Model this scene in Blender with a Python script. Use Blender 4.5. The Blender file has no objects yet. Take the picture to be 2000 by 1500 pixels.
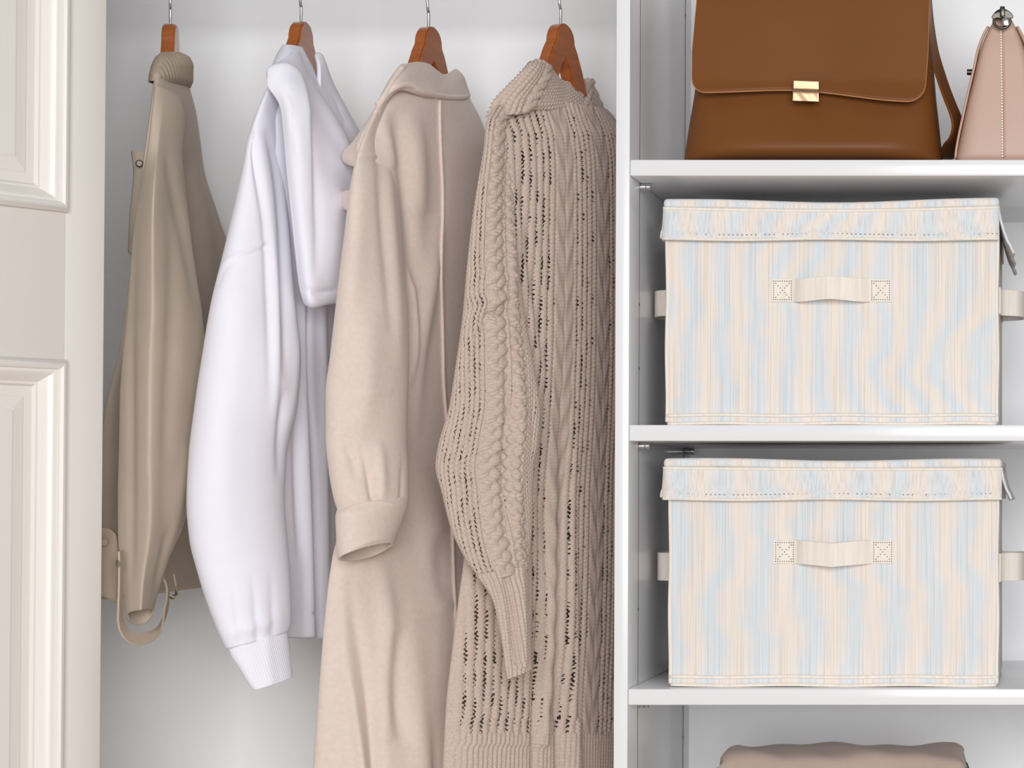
import bpy, bmesh, math, random
import numpy as np
from mathutils import Vector, Matrix

random.seed(7)
rng = np.random.default_rng(7)
scene = bpy.context.scene
COL = scene.collection

# ------------------------------------------------------------------ camera
F_PX = 4875.0                     # focal length in pixels of the 2000 px frame
CX, CY = 2040.0, 851.0            # principal point (shifted lens)
TILT = math.atan(0.0233)
CAM = np.array([0.0, -3.0, 1.15])
cam = bpy.data.cameras.new('camera')
cam.sensor_width = 36.0
cam.lens = F_PX * 36.0 / 2000.0
cam.shift_x = (1000.0 - CX) / 2000.0
cam.shift_y = (CY - 750.0) / 2000.0
cam.clip_start = 0.05
cam.dof.use_dof = True
cam.dof.focus_distance = 3.08
cam.dof.aperture_fstop = 9.0
cam_o = bpy.data.objects.new('camera', cam)
cam_o.location = CAM
cam_o.rotation_euler = (math.pi / 2 + TILT, 0, 0)
COL.objects.link(cam_o)
scene.camera = cam_o

# ------------------------------------------------------------------ light
world = bpy.data.worlds.new('world')
scene.world = world
world.use_nodes = True
wb = world.node_tree.nodes['Background']
wb.inputs['Color'].default_value = (1.0, 0.985, 0.965, 1)
wb.inputs['Strength'].default_value = 0.31


def area_light(name, loc, target, sx, sy, power, color):
    d = bpy.data.lights.new(name, 'AREA')
    d.shape = 'RECTANGLE'
    d.size, d.size_y = sx, sy
    d.energy = power
    d.color = color
    o = bpy.data.objects.new(name, d)
    o.location = loc
    o.rotation_euler = (Vector(target) - Vector(loc)).to_track_quat('-Z', 'Y').to_euler()
    COL.objects.link(o)
    return o


# daylight from the large window across the room
area_light('window_daylight', (0.6, -6.2, 1.8), (-0.45, 0.1, 1.25), 3.0, 2.2, 288, (0.985, 0.992, 1.0))
scene.view_settings.view_transform = 'Standard'
scene.view_settings.look = 'None'
scene.view_settings.gamma = 1.0
scene.view_settings.use_curve_mapping = False
scene.view_settings.exposure = 0.0

# ------------------------------------------------------------------ pixel <-> place
_c, _s = math.cos(TILT), math.sin(TILT)


def at(px, py, Y):
    px, py, Y = np.broadcast_arrays(np.asarray(px, float), np.asarray(py, float), np.asarray(Y, float))
    a = (px - CX) / F_PX
    b = (CY - py) / F_PX
    dx, dy, dz = a, _c - b * _s, _s + b * _c
    k = (Y - CAM[1]) / dy
    return np.stack([CAM[0] + dx * k, Y, CAM[2] + dz * k], -1)


def project(P):
    d = P - CAM
    dep = d[..., 1] * _c + d[..., 2] * _s
    up = -d[..., 1] * _s + d[..., 2] * _c
    return np.stack([CX + F_PX * d[..., 0] / dep, CY - F_PX * up / dep], -1)


def pt(px, py, Y):
    return Vector(at(px, py, Y).tolist())


# ------------------------------------------------------------------ materials
def srgb(r, g, b):
    def l(c):
        c /= 255.0
        return c / 12.92 if c <= 0.04045 else ((c + 0.055) / 1.055) ** 2.4
    return (l(r), l(g), l(b), 1.0)


class NT:
    def __init__(self, name):
        self.m = bpy.data.materials.new(name)
        self.m.use_nodes = True
        self.t = self.m.node_tree
        self.b = self.t.nodes['Principled BSDF']

    def n(self, kind, **kw):
        nd = self.t.nodes.new(kind)
        for k, v in kw.items():
            setattr(nd, k, v)
        return nd

    def l(self, a, b):
        self.t.links.new(a, b)

    def tex(self, out='Object', scale=(1, 1, 1)):
        tc = self.n('ShaderNodeTexCoord')
        mp = self.n('ShaderNodeMapping')
        mp.inputs['Scale'].default_value = scale
        self.l(tc.outputs[out], mp.inputs['Vector'])
        return mp.outputs['Vector']


def mat(name, col, rough=0.6, metal=0.0, spec=0.5, var=0.05, vscale=9.0, bump=0.0, bscale=300.0,
        bdist=0.001, sheen=0.0, coat=0.0, stretch=(1, 1, 1), bstretch=None, col2=None):
    w = NT(name)
    b = w.b
    b.inputs['Roughness'].default_value = rough
    b.inputs['Metallic'].default_value = metal
    b.inputs['Specular IOR Level'].default_value = spec
    if sheen:
        b.inputs['Sheen Weight'].default_value = sheen
        b.inputs['Sheen Roughness'].default_value = 0.6
    if coat:
        b.inputs['Coat Weight'].default_value = coat
        b.inputs['Coat Roughness'].default_value = 0.08
    v = w.tex('Object', stretch)
    no = w.n('ShaderNodeTexNoise')
    no.inputs['Scale'].default_value = vscale
    no.inputs['Detail'].default_value = 5
    w.l(v, no.inputs['Vector'])
    rp = w.n('ShaderNodeValToRGB')
    lo = tuple(max(0, c * (1 - var)) for c in col[:3]) + (1,)
    hi = tuple(min(1, c * (1 + var)) for c in (col2 or col)[:3]) + (1,)
    rp.color_ramp.elements[0].position = 0.3
    rp.color_ramp.elements[1].position = 0.7
    rp.color_ramp.elements[0].color = lo
    rp.color_ramp.elements[1].color = hi
    w.l(no.outputs['Fac'], rp.inputs['Fac'])
    w.l(rp.outputs['Color'], b.inputs['Base Color'])
    if bump:
        v2 = w.tex('Object', bstretch or (1, 1, 1))
        nb = w.n('ShaderNodeTexNoise')
        nb.inputs['Scale'].default_value = bscale
        nb.inputs['Detail'].default_value = 3
        w.l(v2, nb.inputs['Vector'])
        bp = w.n('ShaderNodeBump')
        bp.inputs['Strength'].default_value = bump
        bp.inputs['Distance'].default_value = bdist
        w.l(nb.outputs['Fac'], bp.inputs['Height'])
        w.l(bp.outputs['Normal'], b.inputs['Normal'])
    return w.m


def box_fabric(name, freq, seed, tilt):
    """Woven cotton, vertical slub threads, with faint wavy pastel bands."""
    w = NT(name)
    b = w.b
    b.inputs['Roughness'].default_value = 0.92
    b.inputs['Specular IOR Level'].default_value = 0.15
    v = w.tex('Object', (1, 1, 1))
    # slow sideways wander of the bands
    n1 = w.n('ShaderNodeTexNoise')
    n1.inputs['Scale'].default_value = 7.0
    n1.inputs['Detail'].default_value = 2.0
    mp = w.n('ShaderNodeMapping')
    mp.inputs['Scale'].default_value = (0.55, 0.55, 1.3)
    mp.inputs['Location'].default_value = (seed, seed * .7, seed * 1.3)
    w.l(v, mp.inputs['Vector'])
    w.l(mp.outputs['Vector'], n1.inputs['Vector'])
    sep = w.n('ShaderNodeSeparateXYZ')
    w.l(v, sep.inputs['Vector'])
    m1 = w.n('ShaderNodeMath', operation='MULTIPLY_ADD')
    w.l(n1.outputs['Fac'], m1.inputs[0])
    m1.inputs[1].default_value = 0.12
    w.l(sep.outputs['X'], m1.inputs[2])
    m1b = w.n('ShaderNodeMath', operation='MULTIPLY_ADD')
    w.l(sep.outputs['Z'], m1b.inputs[0])
    m1b.inputs[1].default_value = tilt
    w.l(m1.outputs[0], m1b.inputs[2])
    m1c = w.n('ShaderNodeMath', operation='ADD')
    w.l(m1b.outputs[0], m1c.inputs[0])
    w.l(sep.outputs['Y'], m1c.inputs[1])
    m2 = w.n('ShaderNodeMath', operation='MULTIPLY')
    w.l(m1c.outputs[0], m2.inputs[0])
    m2.inputs[1].default_value = freq * 2 * math.pi
    m3 = w.n('ShaderNodeMath', operation='SINE')
    w.l(m2.outputs[0], m3.inputs[0])
    mr = w.n('ShaderNodeMapRange')
    mr.inputs['From Min'].default_value = -1
    mr.inputs['From Max'].default_value = 1
    w.l(m3.outputs[0], mr.inputs['Value'])
    rp = w.n('ShaderNodeValToRGB')
    e = rp.color_ramp.elements
    e[0].position, e[0].color = 0.0, srgb(219, 225, 230)
    e[1].position, e[1].color = 1.0, srgb(238, 227, 217)
    k = e.new(0.5)
    k.color = srgb(230, 226, 224)
    w.l(mr.outputs['Result'], rp.inputs['Fac'])
    # single threads
    n2 = w.n('ShaderNodeTexNoise')
    n2.inputs['Scale'].default_value = 1.0
    n2.inputs['Detail'].default_value = 2.0
    mp2 = w.n('ShaderNodeMapping')
    mp2.inputs['Scale'].default_value = (600, 600, 6)
    w.l(v, mp2.inputs['Vector'])
    w.l(mp2.outputs['Vector'], n2.inputs['Vector'])
    r2 = w.n('ShaderNodeValToRGB')
    r2.color_ramp.elements[0].position = 0.32
    r2.color_ramp.elements[0].color = (0.80, 0.785, 0.77, 1)
    r2.color_ramp.elements[1].position = 0.55
    r2.color_ramp.elements[1].color = (1, 1, 1, 1)
    w.l(n2.outputs['Fac'], r2.inputs['Fac'])
    mx = w.n('ShaderNodeMix', data_type='RGBA', blend_type='MULTIPLY')
    mx.inputs['Factor'].default_value = 0.75
    w.l(rp.outputs['Color'], mx.inputs[6])
    w.l(r2.outputs['Color'], mx.inputs[7])
    w.l(mx.outputs[2], b.inputs['Base Color'])
    bp = w.n('ShaderNodeBump')
    bp.inputs['Strength'].default_value = 0.35
    bp.inputs['Distance'].default_value = 0.0008
    w.l(n2.outputs['Fac'], bp.inputs['Height'])
    w.l(bp.outputs['Normal'], b.inputs['Normal'])
    return w.m


def wood(name):
    w = NT(name)
    b = w.b
    b.inputs['Roughness'].default_value = 0.3
    b.inputs['Coat Weight'].default_value = 0.3
    b.inputs['Coat Roughness'].default_value = 0.15
    v = w.tex('Object', (14, 3.5, 40))
    n = w.n('ShaderNodeTexNoise')
    n.inputs['Scale'].default_value = 4
    n.inputs['Detail'].default_value = 6
    n.inputs['Distortion'].default_value = 0.6
    w.l(v, n.inputs['Vector'])
    r = w.n('ShaderNodeValToRGB')
    r.color_ramp.elements[0].position, r.color_ramp.elements[0].color = 0.3, srgb(150, 80, 32)
    r.color_ramp.elements[1].position, r.color_ramp.elements[1].color = 0.75, srgb(176, 98, 40)
    w.l(n.outputs['Fac'], r.inputs['Fac'])
    w.l(r.outputs['Color'], b.inputs['Base Color'])
    return w.m


MAT = dict(
    wall=mat('wall_paint', srgb(250, 250, 251), 0.7, var=0.012, vscale=2, bump=0.08, bscale=500, bdist=0.0006),
    floor=mat('pale_floor', srgb(205, 190, 172), 0.5, var=0.12, vscale=6, stretch=(1, 8, 1)),
    door=mat('door_paint', srgb(236, 230, 224), 0.32, var=0.012, vscale=3),
    lacquer=mat('white_lacquer', srgb(233, 233, 235), 0.2, var=0.008, vscale=3, spec=0.5),
    groove=mat('groove_shadow_gap', srgb(70, 64, 58), 0.8, var=0.4, vscale=60, stretch=(1, 1, .4)),
    chrome=mat('chrome', srgb(205, 205, 208), 0.16, metal=1.0, var=0.02),
    darkmetal=mat('gunmetal', srgb(82, 78, 74), 0.3, metal=1.0, var=0.05),
    gold=mat('brushed_gold', srgb(186, 152, 122), 0.34, metal=0.85, var=0.05, vscale=40),
    snap=mat('burnished_snap', srgb(84, 72, 60), 0.35, metal=0.2, var=0.05),
    wood=wood('cherry_stained_wood'),
    jacket=mat('khaki_cotton', srgb(196, 180, 163), 0.85, var=0.03, vscale=30, bump=0.15, bscale=1400, bdist=0.0004, sheen=0.1, spec=0.2),
    rib=mat('khaki_rib', srgb(184, 168, 150), 0.9, var=0.03, spec=0.15),
    strap=mat('beige_webbing', srgb(188, 170, 150), 0.6, var=0.03, vscale=50),
    hoodie=mat('white_jersey', srgb(242, 241, 251), 0.9, var=0.012, vscale=20, bump=0.12, bscale=1600, bdist=0.0004, sheen=0.1, spec=0.15),
    coat=mat('camel_wool', srgb(225, 208, 198), 0.95, var=0.035, vscale=160, bump=0.35, bscale=900, bdist=0.0006, sheen=0.25, spec=0.1),
    coatedge=mat('camel_wool_edge', srgb(232, 212, 202), 0.95, var=0.05, vscale=220, bump=0.5, bscale=900, bdist=0.0008, sheen=0.3, spec=0.1),
    knit=mat('taupe_cotton_yarn', srgb(203, 184, 172), 0.95, var=0.10, vscale=420, bump=0.5, bscale=700, bdist=0.0008, sheen=0.1, spec=0.1),
    leather=mat('brown_leather', srgb(116, 69, 29), 0.48, var=0.06, vscale=6, bump=0.12, bscale=900, bdist=0.0003, spec=0.25),
    leatheredge=mat('cut_leather_edge', srgb(168, 116, 74), 0.6, var=0.08, vscale=40),
    pink=mat('blush_leather', srgb(194, 163, 146), 0.45, var=0.02, vscale=6, bump=0.06, bscale=900, bdist=0.0003, spec=0.4),
    pinkedge=mat('blush_leather_edge', srgb(196, 158, 140), 0.5, var=0.03),
    thread=mat('white_thread', srgb(244, 238, 230), 0.8, var=0.03),
    hole=mat('needle_hole', srgb(120, 104, 92), 0.9, var=0.1),
    box1=box_fabric('moire_cotton_upper', 24.0, 2.3, -0.06),
    box2=box_fabric('moire_cotton_lower', 19.0, 6.1, -0.02),
    tape=mat('cream_cotton_tape', srgb(238, 229, 219), 0.9, var=0.06, vscale=240, stretch=(1, 1, .08), spec=0.15, bump=0.25, bscale=500, bdist=0.0006, bstretch=(1, 1, .1)),
    blanket=mat('taupe_jersey', srgb(178, 158, 147), 0.9, var=0.05, vscale=30, bump=0.2, bscale=1000, bdist=0.0005, sheen=0.15, spec=0.15),
    beige=mat('sand_jersey', srgb(216, 200, 178), 0.9, var=0.04, vscale=30, bump=0.2, bscale=1000, bdist=0.0005, spec=0.15),
)


# ------------------------------------------------------------------ object helpers
def link(o, parent=None):
    COL.objects.link(o)
    if parent is not None:
        o.parent = parent
        o.matrix_parent_inverse = parent.matrix_world.inverted()
    return o


def thing(name, label, cat, loc, group=None):
    o = bpy.data.objects.new(name, None)
    o.empty_display_size = 0.05
    o.location = loc
    o.matrix_world = Matrix.Translation(Vector(loc))
    COL.objects.link(o)
    o['label'] = label
    o['category'] = cat
    if group:
        o['group'] = group
    return o


def structure(o, label=None):
    o['kind'] = 'structure'
    if label:
        o['label'] = label
    return o


def origin_of(parent):
    """World origin of a (translation-only) parent."""
    v = Vector((0, 0, 0))
    while parent is not None:
        v += Vector(parent['_o']) if '_o' in parent else parent.matrix_world.translation
        break
    return v


def mesh_obj(name, verts, faces, m, parent=None, smooth=True, uv=None, label=None):
    me = bpy.data.meshes.new(name)
    verts = np.asarray(verts, dtype=np.float64)
    if isinstance(faces, np.ndarray):
        nf, k = faces.shape
        me.vertices.add(len(verts))
        me.vertices.foreach_set('co', verts.astype(np.float32).ravel())
        me.loops.add(nf * k)
        me.loops.foreach_set('vertex_index', faces.astype(np.int32).ravel())
        me.polygons.add(nf)
        me.polygons.foreach_set('loop_start', np.arange(0, nf * k, k, dtype=np.int32))
        me.update(calc_edges=True)
    else:
        me.from_pydata([tuple(v) for v in verts], [], faces)
    me.validate()
    if smooth:
        me.shade_smooth()
    if uv is not None and isinstance(faces, np.ndarray):
        l = me.uv_layers.new(name='UVMap')
        l.data.foreach_set('uv', uv[faces.ravel()].astype(np.float32).ravel())
    me.materials.append(m)
    o = bpy.data.objects.new(name, me)
    link(o, parent)
    if label:
        o['label'] = label
    return o


def bm_obj(name, bm, m, parent=None, smooth=False, label=None):
    me = bpy.data.meshes.new(name)
    bmesh.ops.recalc_face_normals(bm, faces=bm.faces[:])
    bm.to_mesh(me)
    bm.free()
    if smooth:
        me.shade_smooth()
        try:
            me.set_sharp_from_angle(angle=math.radians(40))
        except Exception:
            pass
    me.materials.append(m)
    o = bpy.data.objects.new(name, me)
    link(o, parent)
    if label:
        o['label'] = label
    return o


def add_box(bm, lo, hi, bev=0.0, seg=2):
    lo, hi = Vector(lo), Vector(hi)
    r = bmesh.ops.create_cube(bm, size=1.0)
    vs = r['verts']
    c, s = (lo + hi) / 2, hi - lo
    for v in vs:
        v.co = Vector((v.co.x * s.x, v.co.y * s.y, v.co.z * s.z)) + c
    if bev > 0:
        es = list({e for v in vs for e in v.link_edges})
        bmesh.ops.bevel(bm, geom=es, offset=bev, segments=seg, affect='EDGES', profile=0.5)


def box(name, lo, hi, m, parent=None, bev=0.0, seg=2, label=None):
    bm = bmesh.new()
    add_box(bm, lo, hi, bev, seg)
    return bm_obj(name, bm, m, parent, smooth=bev > 0, label=label)


def catmull(pts, n):
    p = np.asarray(pts, float)
    if len(p) < 3:
        t = np.linspace(0, 1, n)[:, None]
        return p[0] * (1 - t) + p[-1] * t
    q = np.vstack([2 * p[0] - p[1], p, 2 * p[-1] - p[-2]])
    d = np.r_[0, np.cumsum(np.linalg.norm(np.diff(p, axis=0), axis=1))]
    s = np.linspace(0, d[-1], n)
    i = np.clip(np.searchsorted(d, s, side='right') - 1, 0, len(p) - 2)
    u = ((s - d[i]) / (d[i + 1] - d[i] + 1e-12))[:, None]
    a, b, c, e = q[i], q[i + 1], q[i + 2], q[i + 3]
    return 0.5 * (2 * b + (c - a) * u + (2 * a - 5 * b + 4 * c - e) * u ** 2 + (-a + 3 * b - 3 * c + e) * u ** 3)


def tube(name, pts, r, m, parent=None, n=40, seg=10, smooth_path=True, label=None, closed=False):
    P = catmull(pts, n) if smooth_path else np.asarray(pts, float)
    n = len(P)
    T = np.gradient(P, axis=0)
    T /= np.linalg.norm(T, axis=1)[:, None] + 1e-12
    ref = np.array([0.0, 0.0, 1.0]) if abs(T[0, 2]) < 0.9 else np.array([1.0, 0, 0])
    nr = np.cross(T[0], ref)
    nr /= np.linalg.norm(nr)
    R = np.full(n, r) if np.isscalar(r) else np.interp(np.linspace(0, 1, n), np.linspace(0, 1, len(r)), r)
    V = []
    for i in range(n):
        nr = nr - T[i] * nr.dot(T[i])
        nr /= np.linalg.norm(nr) + 1e-12
        b = np.cross(T[i], nr)
        for k in range(seg):
            a = 2 * math.pi * k / seg
            V.append(P[i] + R[i] * (nr * math.cos(a) + b * math.sin(a)))
    Fc = []
    for i in range(n - 1):
        for k in range(seg):
            k2 = (k + 1) % seg
            Fc.append((i * seg + k, i * seg + k2, (i + 1) * seg + k2, (i + 1) * seg + k))
    if not closed:
        Fc.append(tuple(range(seg))[::-1])
        Fc.append(tuple((n - 1) * seg + k for k in range(seg)))
    return mesh_obj(name, V, Fc, m, parent, label=label)


def ribbon(name, pts, wdirs, width, thick, m, parent=None, n=40, label=None):
    """Band swept along pts; its width runs along wdirs, its thickness across both."""
    P = catmull(pts, n)
    W = np.asarray(wdirs, float)
    if W.ndim == 1:
        W = np.repeat(W[None], 2, 0)
    t = np.linspace(0, 1, n)
    W = np.stack([np.interp(t, np.linspace(0, 1, len(W)), W[:, k]) for k in range(3)], -1)
    T = np.gradient(P, axis=0)
    T /= np.linalg.norm(T, axis=1)[:, None] + 1e-12
    W = W - T * (W * T).sum(1)[:, None]
    W /= np.linalg.norm(W, axis=1)[:, None] + 1e-12
    N = np.cross(T, W)
    wd = np.full(n, width) if np.isscalar(width) else np.interp(t, np.linspace(0, 1, len(width)), width)
    e = thick * 0.35
    prof = [(-.5, -.5, 0, e), (-.5, .5, 0, -e), (.5, .5, 0, -e), (.5, -.5, 0, e)]
    V = []
    ring = []
    for (a, b) in [(-1, -.6), (-1, .6), (-.985, 1), (.985, 1), (1, .6), (1, -.6), (.985, -1), (-.985, -1)]:
        ring.append((a, b))
    for i in range(n):
        for a, b in ring:
            V.append(P[i] + W[i] * a * wd[i] / 2 + N[i] * b * thick / 2)
    k = len(ring)
    Fc = []
    for i in range(n - 1):
        for j in range(k):
            j2 = (j + 1) % k
            Fc.append((i * k + j, i * k + j2, (i + 1) * k + j2, (i + 1) * k + j))
    Fc.append(tuple(range(k))[::-1])
    Fc.append(tuple((n - 1) * k + j for j in range(k)))
    bm = bmesh.new()
    vs = [bm.verts.new(v) for v in V]
    for f in Fc:
        bm.faces.new([vs[i] for i in f])
    return bm_obj(name, bm, m, parent, smooth=True, label=label)


def cyl(name, a, b, r, m, parent=None, seg=20, bev=0.15, label=None):
    """Short turned cylinder from a to b with rounded rims."""
    a, b = Vector(a), Vector(b)
    ax = (b - a)
    L = ax.length
    q = ax.to_track_quat('Z', 'Y')
    prof = [(0, 0), (r * (1 - bev), 0), (r, r * bev), (r, L - r * bev), (r * (1 - bev), L), (0, L)]
    V, Fc = [], []
    for (rr, z) in prof:
        for k in range(seg):
            an = 2 * math.pi * k / seg
            V.append(a + q @ Vector((rr * math.cos(an), rr * math.sin(an), z)))
    for i in range(len(prof) - 1):
        for k in range(seg):
            k2 = (k + 1) % seg
            Fc.append((i * seg + k, i * seg + k2, (i + 1) * seg + k2, (i + 1) * seg + k))
    bm = bmesh.new()
    vs = [bm.verts.new(v) for v in V]
    for f in Fc:
        bm.faces.new([vs[i] for i in f])
    bmesh.ops.remove_doubles(bm, verts=bm.verts[:], dist=1e-6)
    return bm_obj(name, bm, m, parent, smooth=True, label=label)


# ------------------------------------------------------------------ cloth
def keys_interp(keys, n):
    """Smooth monotone interpolation of the rows of a key table."""
    K = np.asarray(keys, float)
    mid = np.stack([(K[:, 0] + K[:, 2]) / 2, (K[:, 1] + K[:, 3]) / 2], -1)
    d = np.r_[0, np.cumsum(np.linalg.norm(np.diff(mid, axis=0), axis=1) + 1e-6)]
    h = np.diff(d)
    D = np.diff(K, axis=0) / h[:, None]
    M = np.zeros_like(K)
    M[0], M[-1] = D[0], D[-1]
    for i in range(1, len(K) - 1):
        w1, w2 = 2 * h[i] + h[i - 1], h[i] + 2 * h[i - 1]
        ok = D[i - 1] * D[i] > 0
        with np.errstate(divide='ignore', invalid='ignore'):
            hm = (w1 + w2) / (w1 / D[i - 1] + w2 / D[i])
        M[i] = np.where(ok, hm, 0)
    s = np.linspace(0, d[-1], n)
    i = np.clip(np.searchsorted(d, s, side='right') - 1, 0, len(K) - 2)
    u = ((s - d[i]) / h[i])[:, None]
    hh = h[i][:, None]
    return ((1 + 2 * u) * (1 - u) ** 2 * K[i] + u * (1 - u) ** 2 * hh * M[i]
            + u * u * (3 - 2 * u) * K[i + 1] + u * u * (u - 1) * hh * M[i + 1])


def poly_dist(PX, path):
    """Signed distance (left of the downward path is negative) and position 0..1 along it."""
    path = np.asarray(path, float)
    if len(path) > 2:
        path = catmull(path, max(12, 4 * len(path)))
    seg = np.diff(path, axis=0)
    L = np.linalg.norm(seg, axis=1)
    cum = np.r_[0, np.cumsum(L)]
    best = np.full(PX.shape[:-1], 1e9)
    sg = np.zeros_like(best)
    pos = np.zeros_like(best)
    for k in range(len(seg)):
        w = PX - path[k]
        t = np.clip((w @ seg[k]) / (L[k] ** 2 + 1e-9), 0, 1)
        dx = w - t[..., None] * seg[k]
        d = np.sqrt((dx ** 2).sum(-1))
        cr = w[..., 0] * seg[k][1] - w[..., 1] * seg[k][0]
        m = d < best
        best = np.where(m, d, best)
        sg = np.where(m, np.where(cr >= 0, 1.0, -1.0), sg)
        pos = np.where(m, (cum[k] + t * L[k]) / cum[-1], pos)
    return best * sg, pos


def fold_disp(PX, folds):
    """Folds: (path, width_px, amp_mm, kind); kind g = ridge or valley, l / r = a lapped edge whose
    raised side lies left / right of the path and runs out over 4 widths, k = the same, not tapered."""
    out = np.zeros(PX.shape[:-1])
    for f in folds:
        path, w, a = f[0], f[1], f[2] / 1000.0
        kind = f[3] if len(f) > 3 else 'g'
        d, s = poly_dist(PX, path)
        if 'x' in kind:
            tp = np.ones_like(s)
        elif 'd' in kind:                        # opens downwards
            tp = np.sin(np.clip(s, 0, 1) * math.pi / 2)
        elif 'u' in kind:                        # opens upwards
            tp = np.cos(np.clip(s, 0, 1) * math.pi / 2)
        else:
            tp = np.sin(np.clip(s, 0, 1) * math.pi) ** 0.6
        if 'l' in kind or 'r' in kind:
            q = d if 'r' in kind else -d
            e = 1 / (1 + np.exp(np.clip(-q / (w * 0.13), -40, 40)))
            out += a * tp * e * np.exp(-np.clip(q, 0, None) / (2.2 * w)) * np.where(np.abs(d) < 12 * w, 1, 0)
        elif 'c' in kind:
            e = 0.22 * w
            out += a * tp * np.exp(-(np.sqrt(d * d + e * e) - e) / w)
        else:
            out += a * tp * np.exp(-(d / w) ** 2)
    return out


def wobble(P, amp, scale, seed=0):
    r = np.random.default_rng(seed)
    o = np.zeros(P.shape[:-1])
    for k in range(10):
        f = r.normal(size=3) * scale * (0.6 + 0.25 * k)
        f[2] *= 0.45
        o += np.sin(P @ f + r.uniform(0, 6.28)) / (1 + 0.4 * k)
    return o * amp / 3.0


def smooth_normals(P):
    du = np.gradient(P, axis=1)
    dv = np.gradient(P, axis=0)
    N = np.cross(du, dv)
    N /= np.linalg.norm(N, axis=-1)[..., None] + 1e-12
    flip = ((CAM - P) * N).sum(-1)
    # one consistent sign for the whole sheet, the side that is turned to the room
    return N * (1.0 if np.median(flip) > 0 else -1.0)


def loft(name, keys, m, parent, nu=70, nv=150, folds=(), power=1.0, wob=0.0015, wscale=14, seed=0,
         relief=None, rear=24, label=None, thick=0.0022, fade=0.85, rear_drop=0.0, front_lift=0.0, holes=None, round_=False, ridge=None):
    """A garment piece: a closed tube. Each key row gives its two outer edges as it hangs:
    (Lx, Ly, Rx, Ry, depth_L, depth_R, front bulge, rear bulge)."""
    K = keys_interp(keys, nv)
    A = at(K[:, 0], K[:, 1], K[:, 4])
    B = at(K[:, 2], K[:, 3], K[:, 5])
    ch = B - A
    n = np.stack([ch[:, 1], -ch[:, 0], np.zeros(nv)], -1)
    n /= np.linalg.norm(n, axis=1)[:, None] + 1e-12
    side = ((CAM - (A + B) / 2) * n).sum(1)
    n *= np.sign(np.median(side))
    if round_:
        # a hanging tube: its depth runs straight away from the room
        n = CAM - (A + B) / 2
        n[:, 2] = 0
        n /= np.linalg.norm(n, axis=1)[:, None]
    th = np.linspace(0, math.pi, nu)
    t = (1 - np.cos(th)) / 2
    t = 0.7 * t + 0.3 * th / math.pi
    sn = np.sqrt(np.clip(1 - (2 * t - 1) ** 2, 0, 1)) ** power
    sn = np.repeat(sn[None], nv, 0)
    if ridge is not None:
        # cloth pressed into a standing fold: two flats meeting at a soft ridge
        t0 = np.interp((K[:, 1] + K[:, 3]) / 2, ridge[0], ridge[1])[:, None]
        tt = t[None, :]
        e = 0.045
        tri = np.minimum(tt / t0, (1 - tt) / (1 - t0))
        tri = 1 - np.sqrt((1 - tri) ** 2 + e * e) + e * 0.5
        w = np.interp((K[:, 1] + K[:, 3]) / 2, ridge[2], ridge[3])[:, None]
        sn = sn * (1 - w) + np.clip(tri, 0, 1) * w
    Pf = A[:, None] * (1 - t)[None, :, None] + B[:, None] * t[None, :, None] + n[:, None] * (sn * K[:, 6][:, None])[..., None]
    th2 = np.linspace(math.pi, 2 * math.pi, rear + 2)[1:-1]
    t2 = (1 - np.cos(th2)) / 2
    Pr = A[:, None] * (1 - t2)[None, :, None] + B[:, None] * t2[None, :, None] + n[:, None] * (np.sin(th2)[None, :] * K[:, 7][:, None])[..., None]
    vv = np.linspace(0, 1, nv)[:, None] ** 4
    Pr[..., 2] -= rear_drop * vv * np.abs(np.sin(th2))[None, :]
    Pf[..., 2] += front_lift * vv * np.sin(th)[None, :]
    N = smooth_normals(Pf)
    PX = project(Pf)
    fd = np.clip(np.sin(th), 0, 1) ** fade
    disp = fold_disp(PX, folds) * fd[None, :]
    disp += wobble(Pf, wob, wscale, seed) * fd[None, :]
    Pf = Pf + N * disp[..., None]
    # running lengths along the cloth, in metres
    uu = np.r_[0, np.cumsum(np.linalg.norm(np.diff(Pf[nv // 2], axis=0), axis=1))]
    du = np.linalg.norm(np.diff(Pf, axis=1), axis=-1)
    U = np.concatenate([np.zeros((nv, 1)), np.cumsum(du, axis=1)], axis=1)
    U = U - U[:, nu // 2][:, None]
    dv = np.linalg.norm(np.diff(Pf, axis=0), axis=-1).mean(1)
    Vv = np.r_[0, np.cumsum(dv)][:, None] * np.ones((1, nu))
    if relief is not None:
        N2 = smooth_normals(Pf)
        Pf = Pf + N2 * (relief(U, Vv, PX, K) * (fd ** 0.5)[None, :])[..., None]
    allP = np.concatenate([Pf, Pr], axis=1)
    nt = allP.shape[1]
    idx = np.arange(nv * nt).reshape(nv, nt)
    a = idx[:-1, :]
    b = np.roll(idx, -1, axis=1)[:-1, :]
    c = np.roll(idx, -1, axis=1)[1:, :]
    d = idx[1:, :]
    faces = np.stack([a, d, c, b], -1).reshape(-1, 4)
    if holes is not None:
        hm = np.zeros((nv, nt))
        hm[:, :nu] = holes(U, Vv, PX, K) * (np.sin(th) > 0.12)[None, :]
        hf = hm.reshape(-1)[faces].mean(1)
        faces = faces[hf < 0.62]
    o = mesh_obj(name, allP.reshape(-1, 3), faces, m, parent, label=label)
    if thick:
        sm = o.modifiers.new('thickness', 'SOLIDIFY')
        sm.thickness = thick
        sm.offset = -1
    return o, Pf, PX


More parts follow.
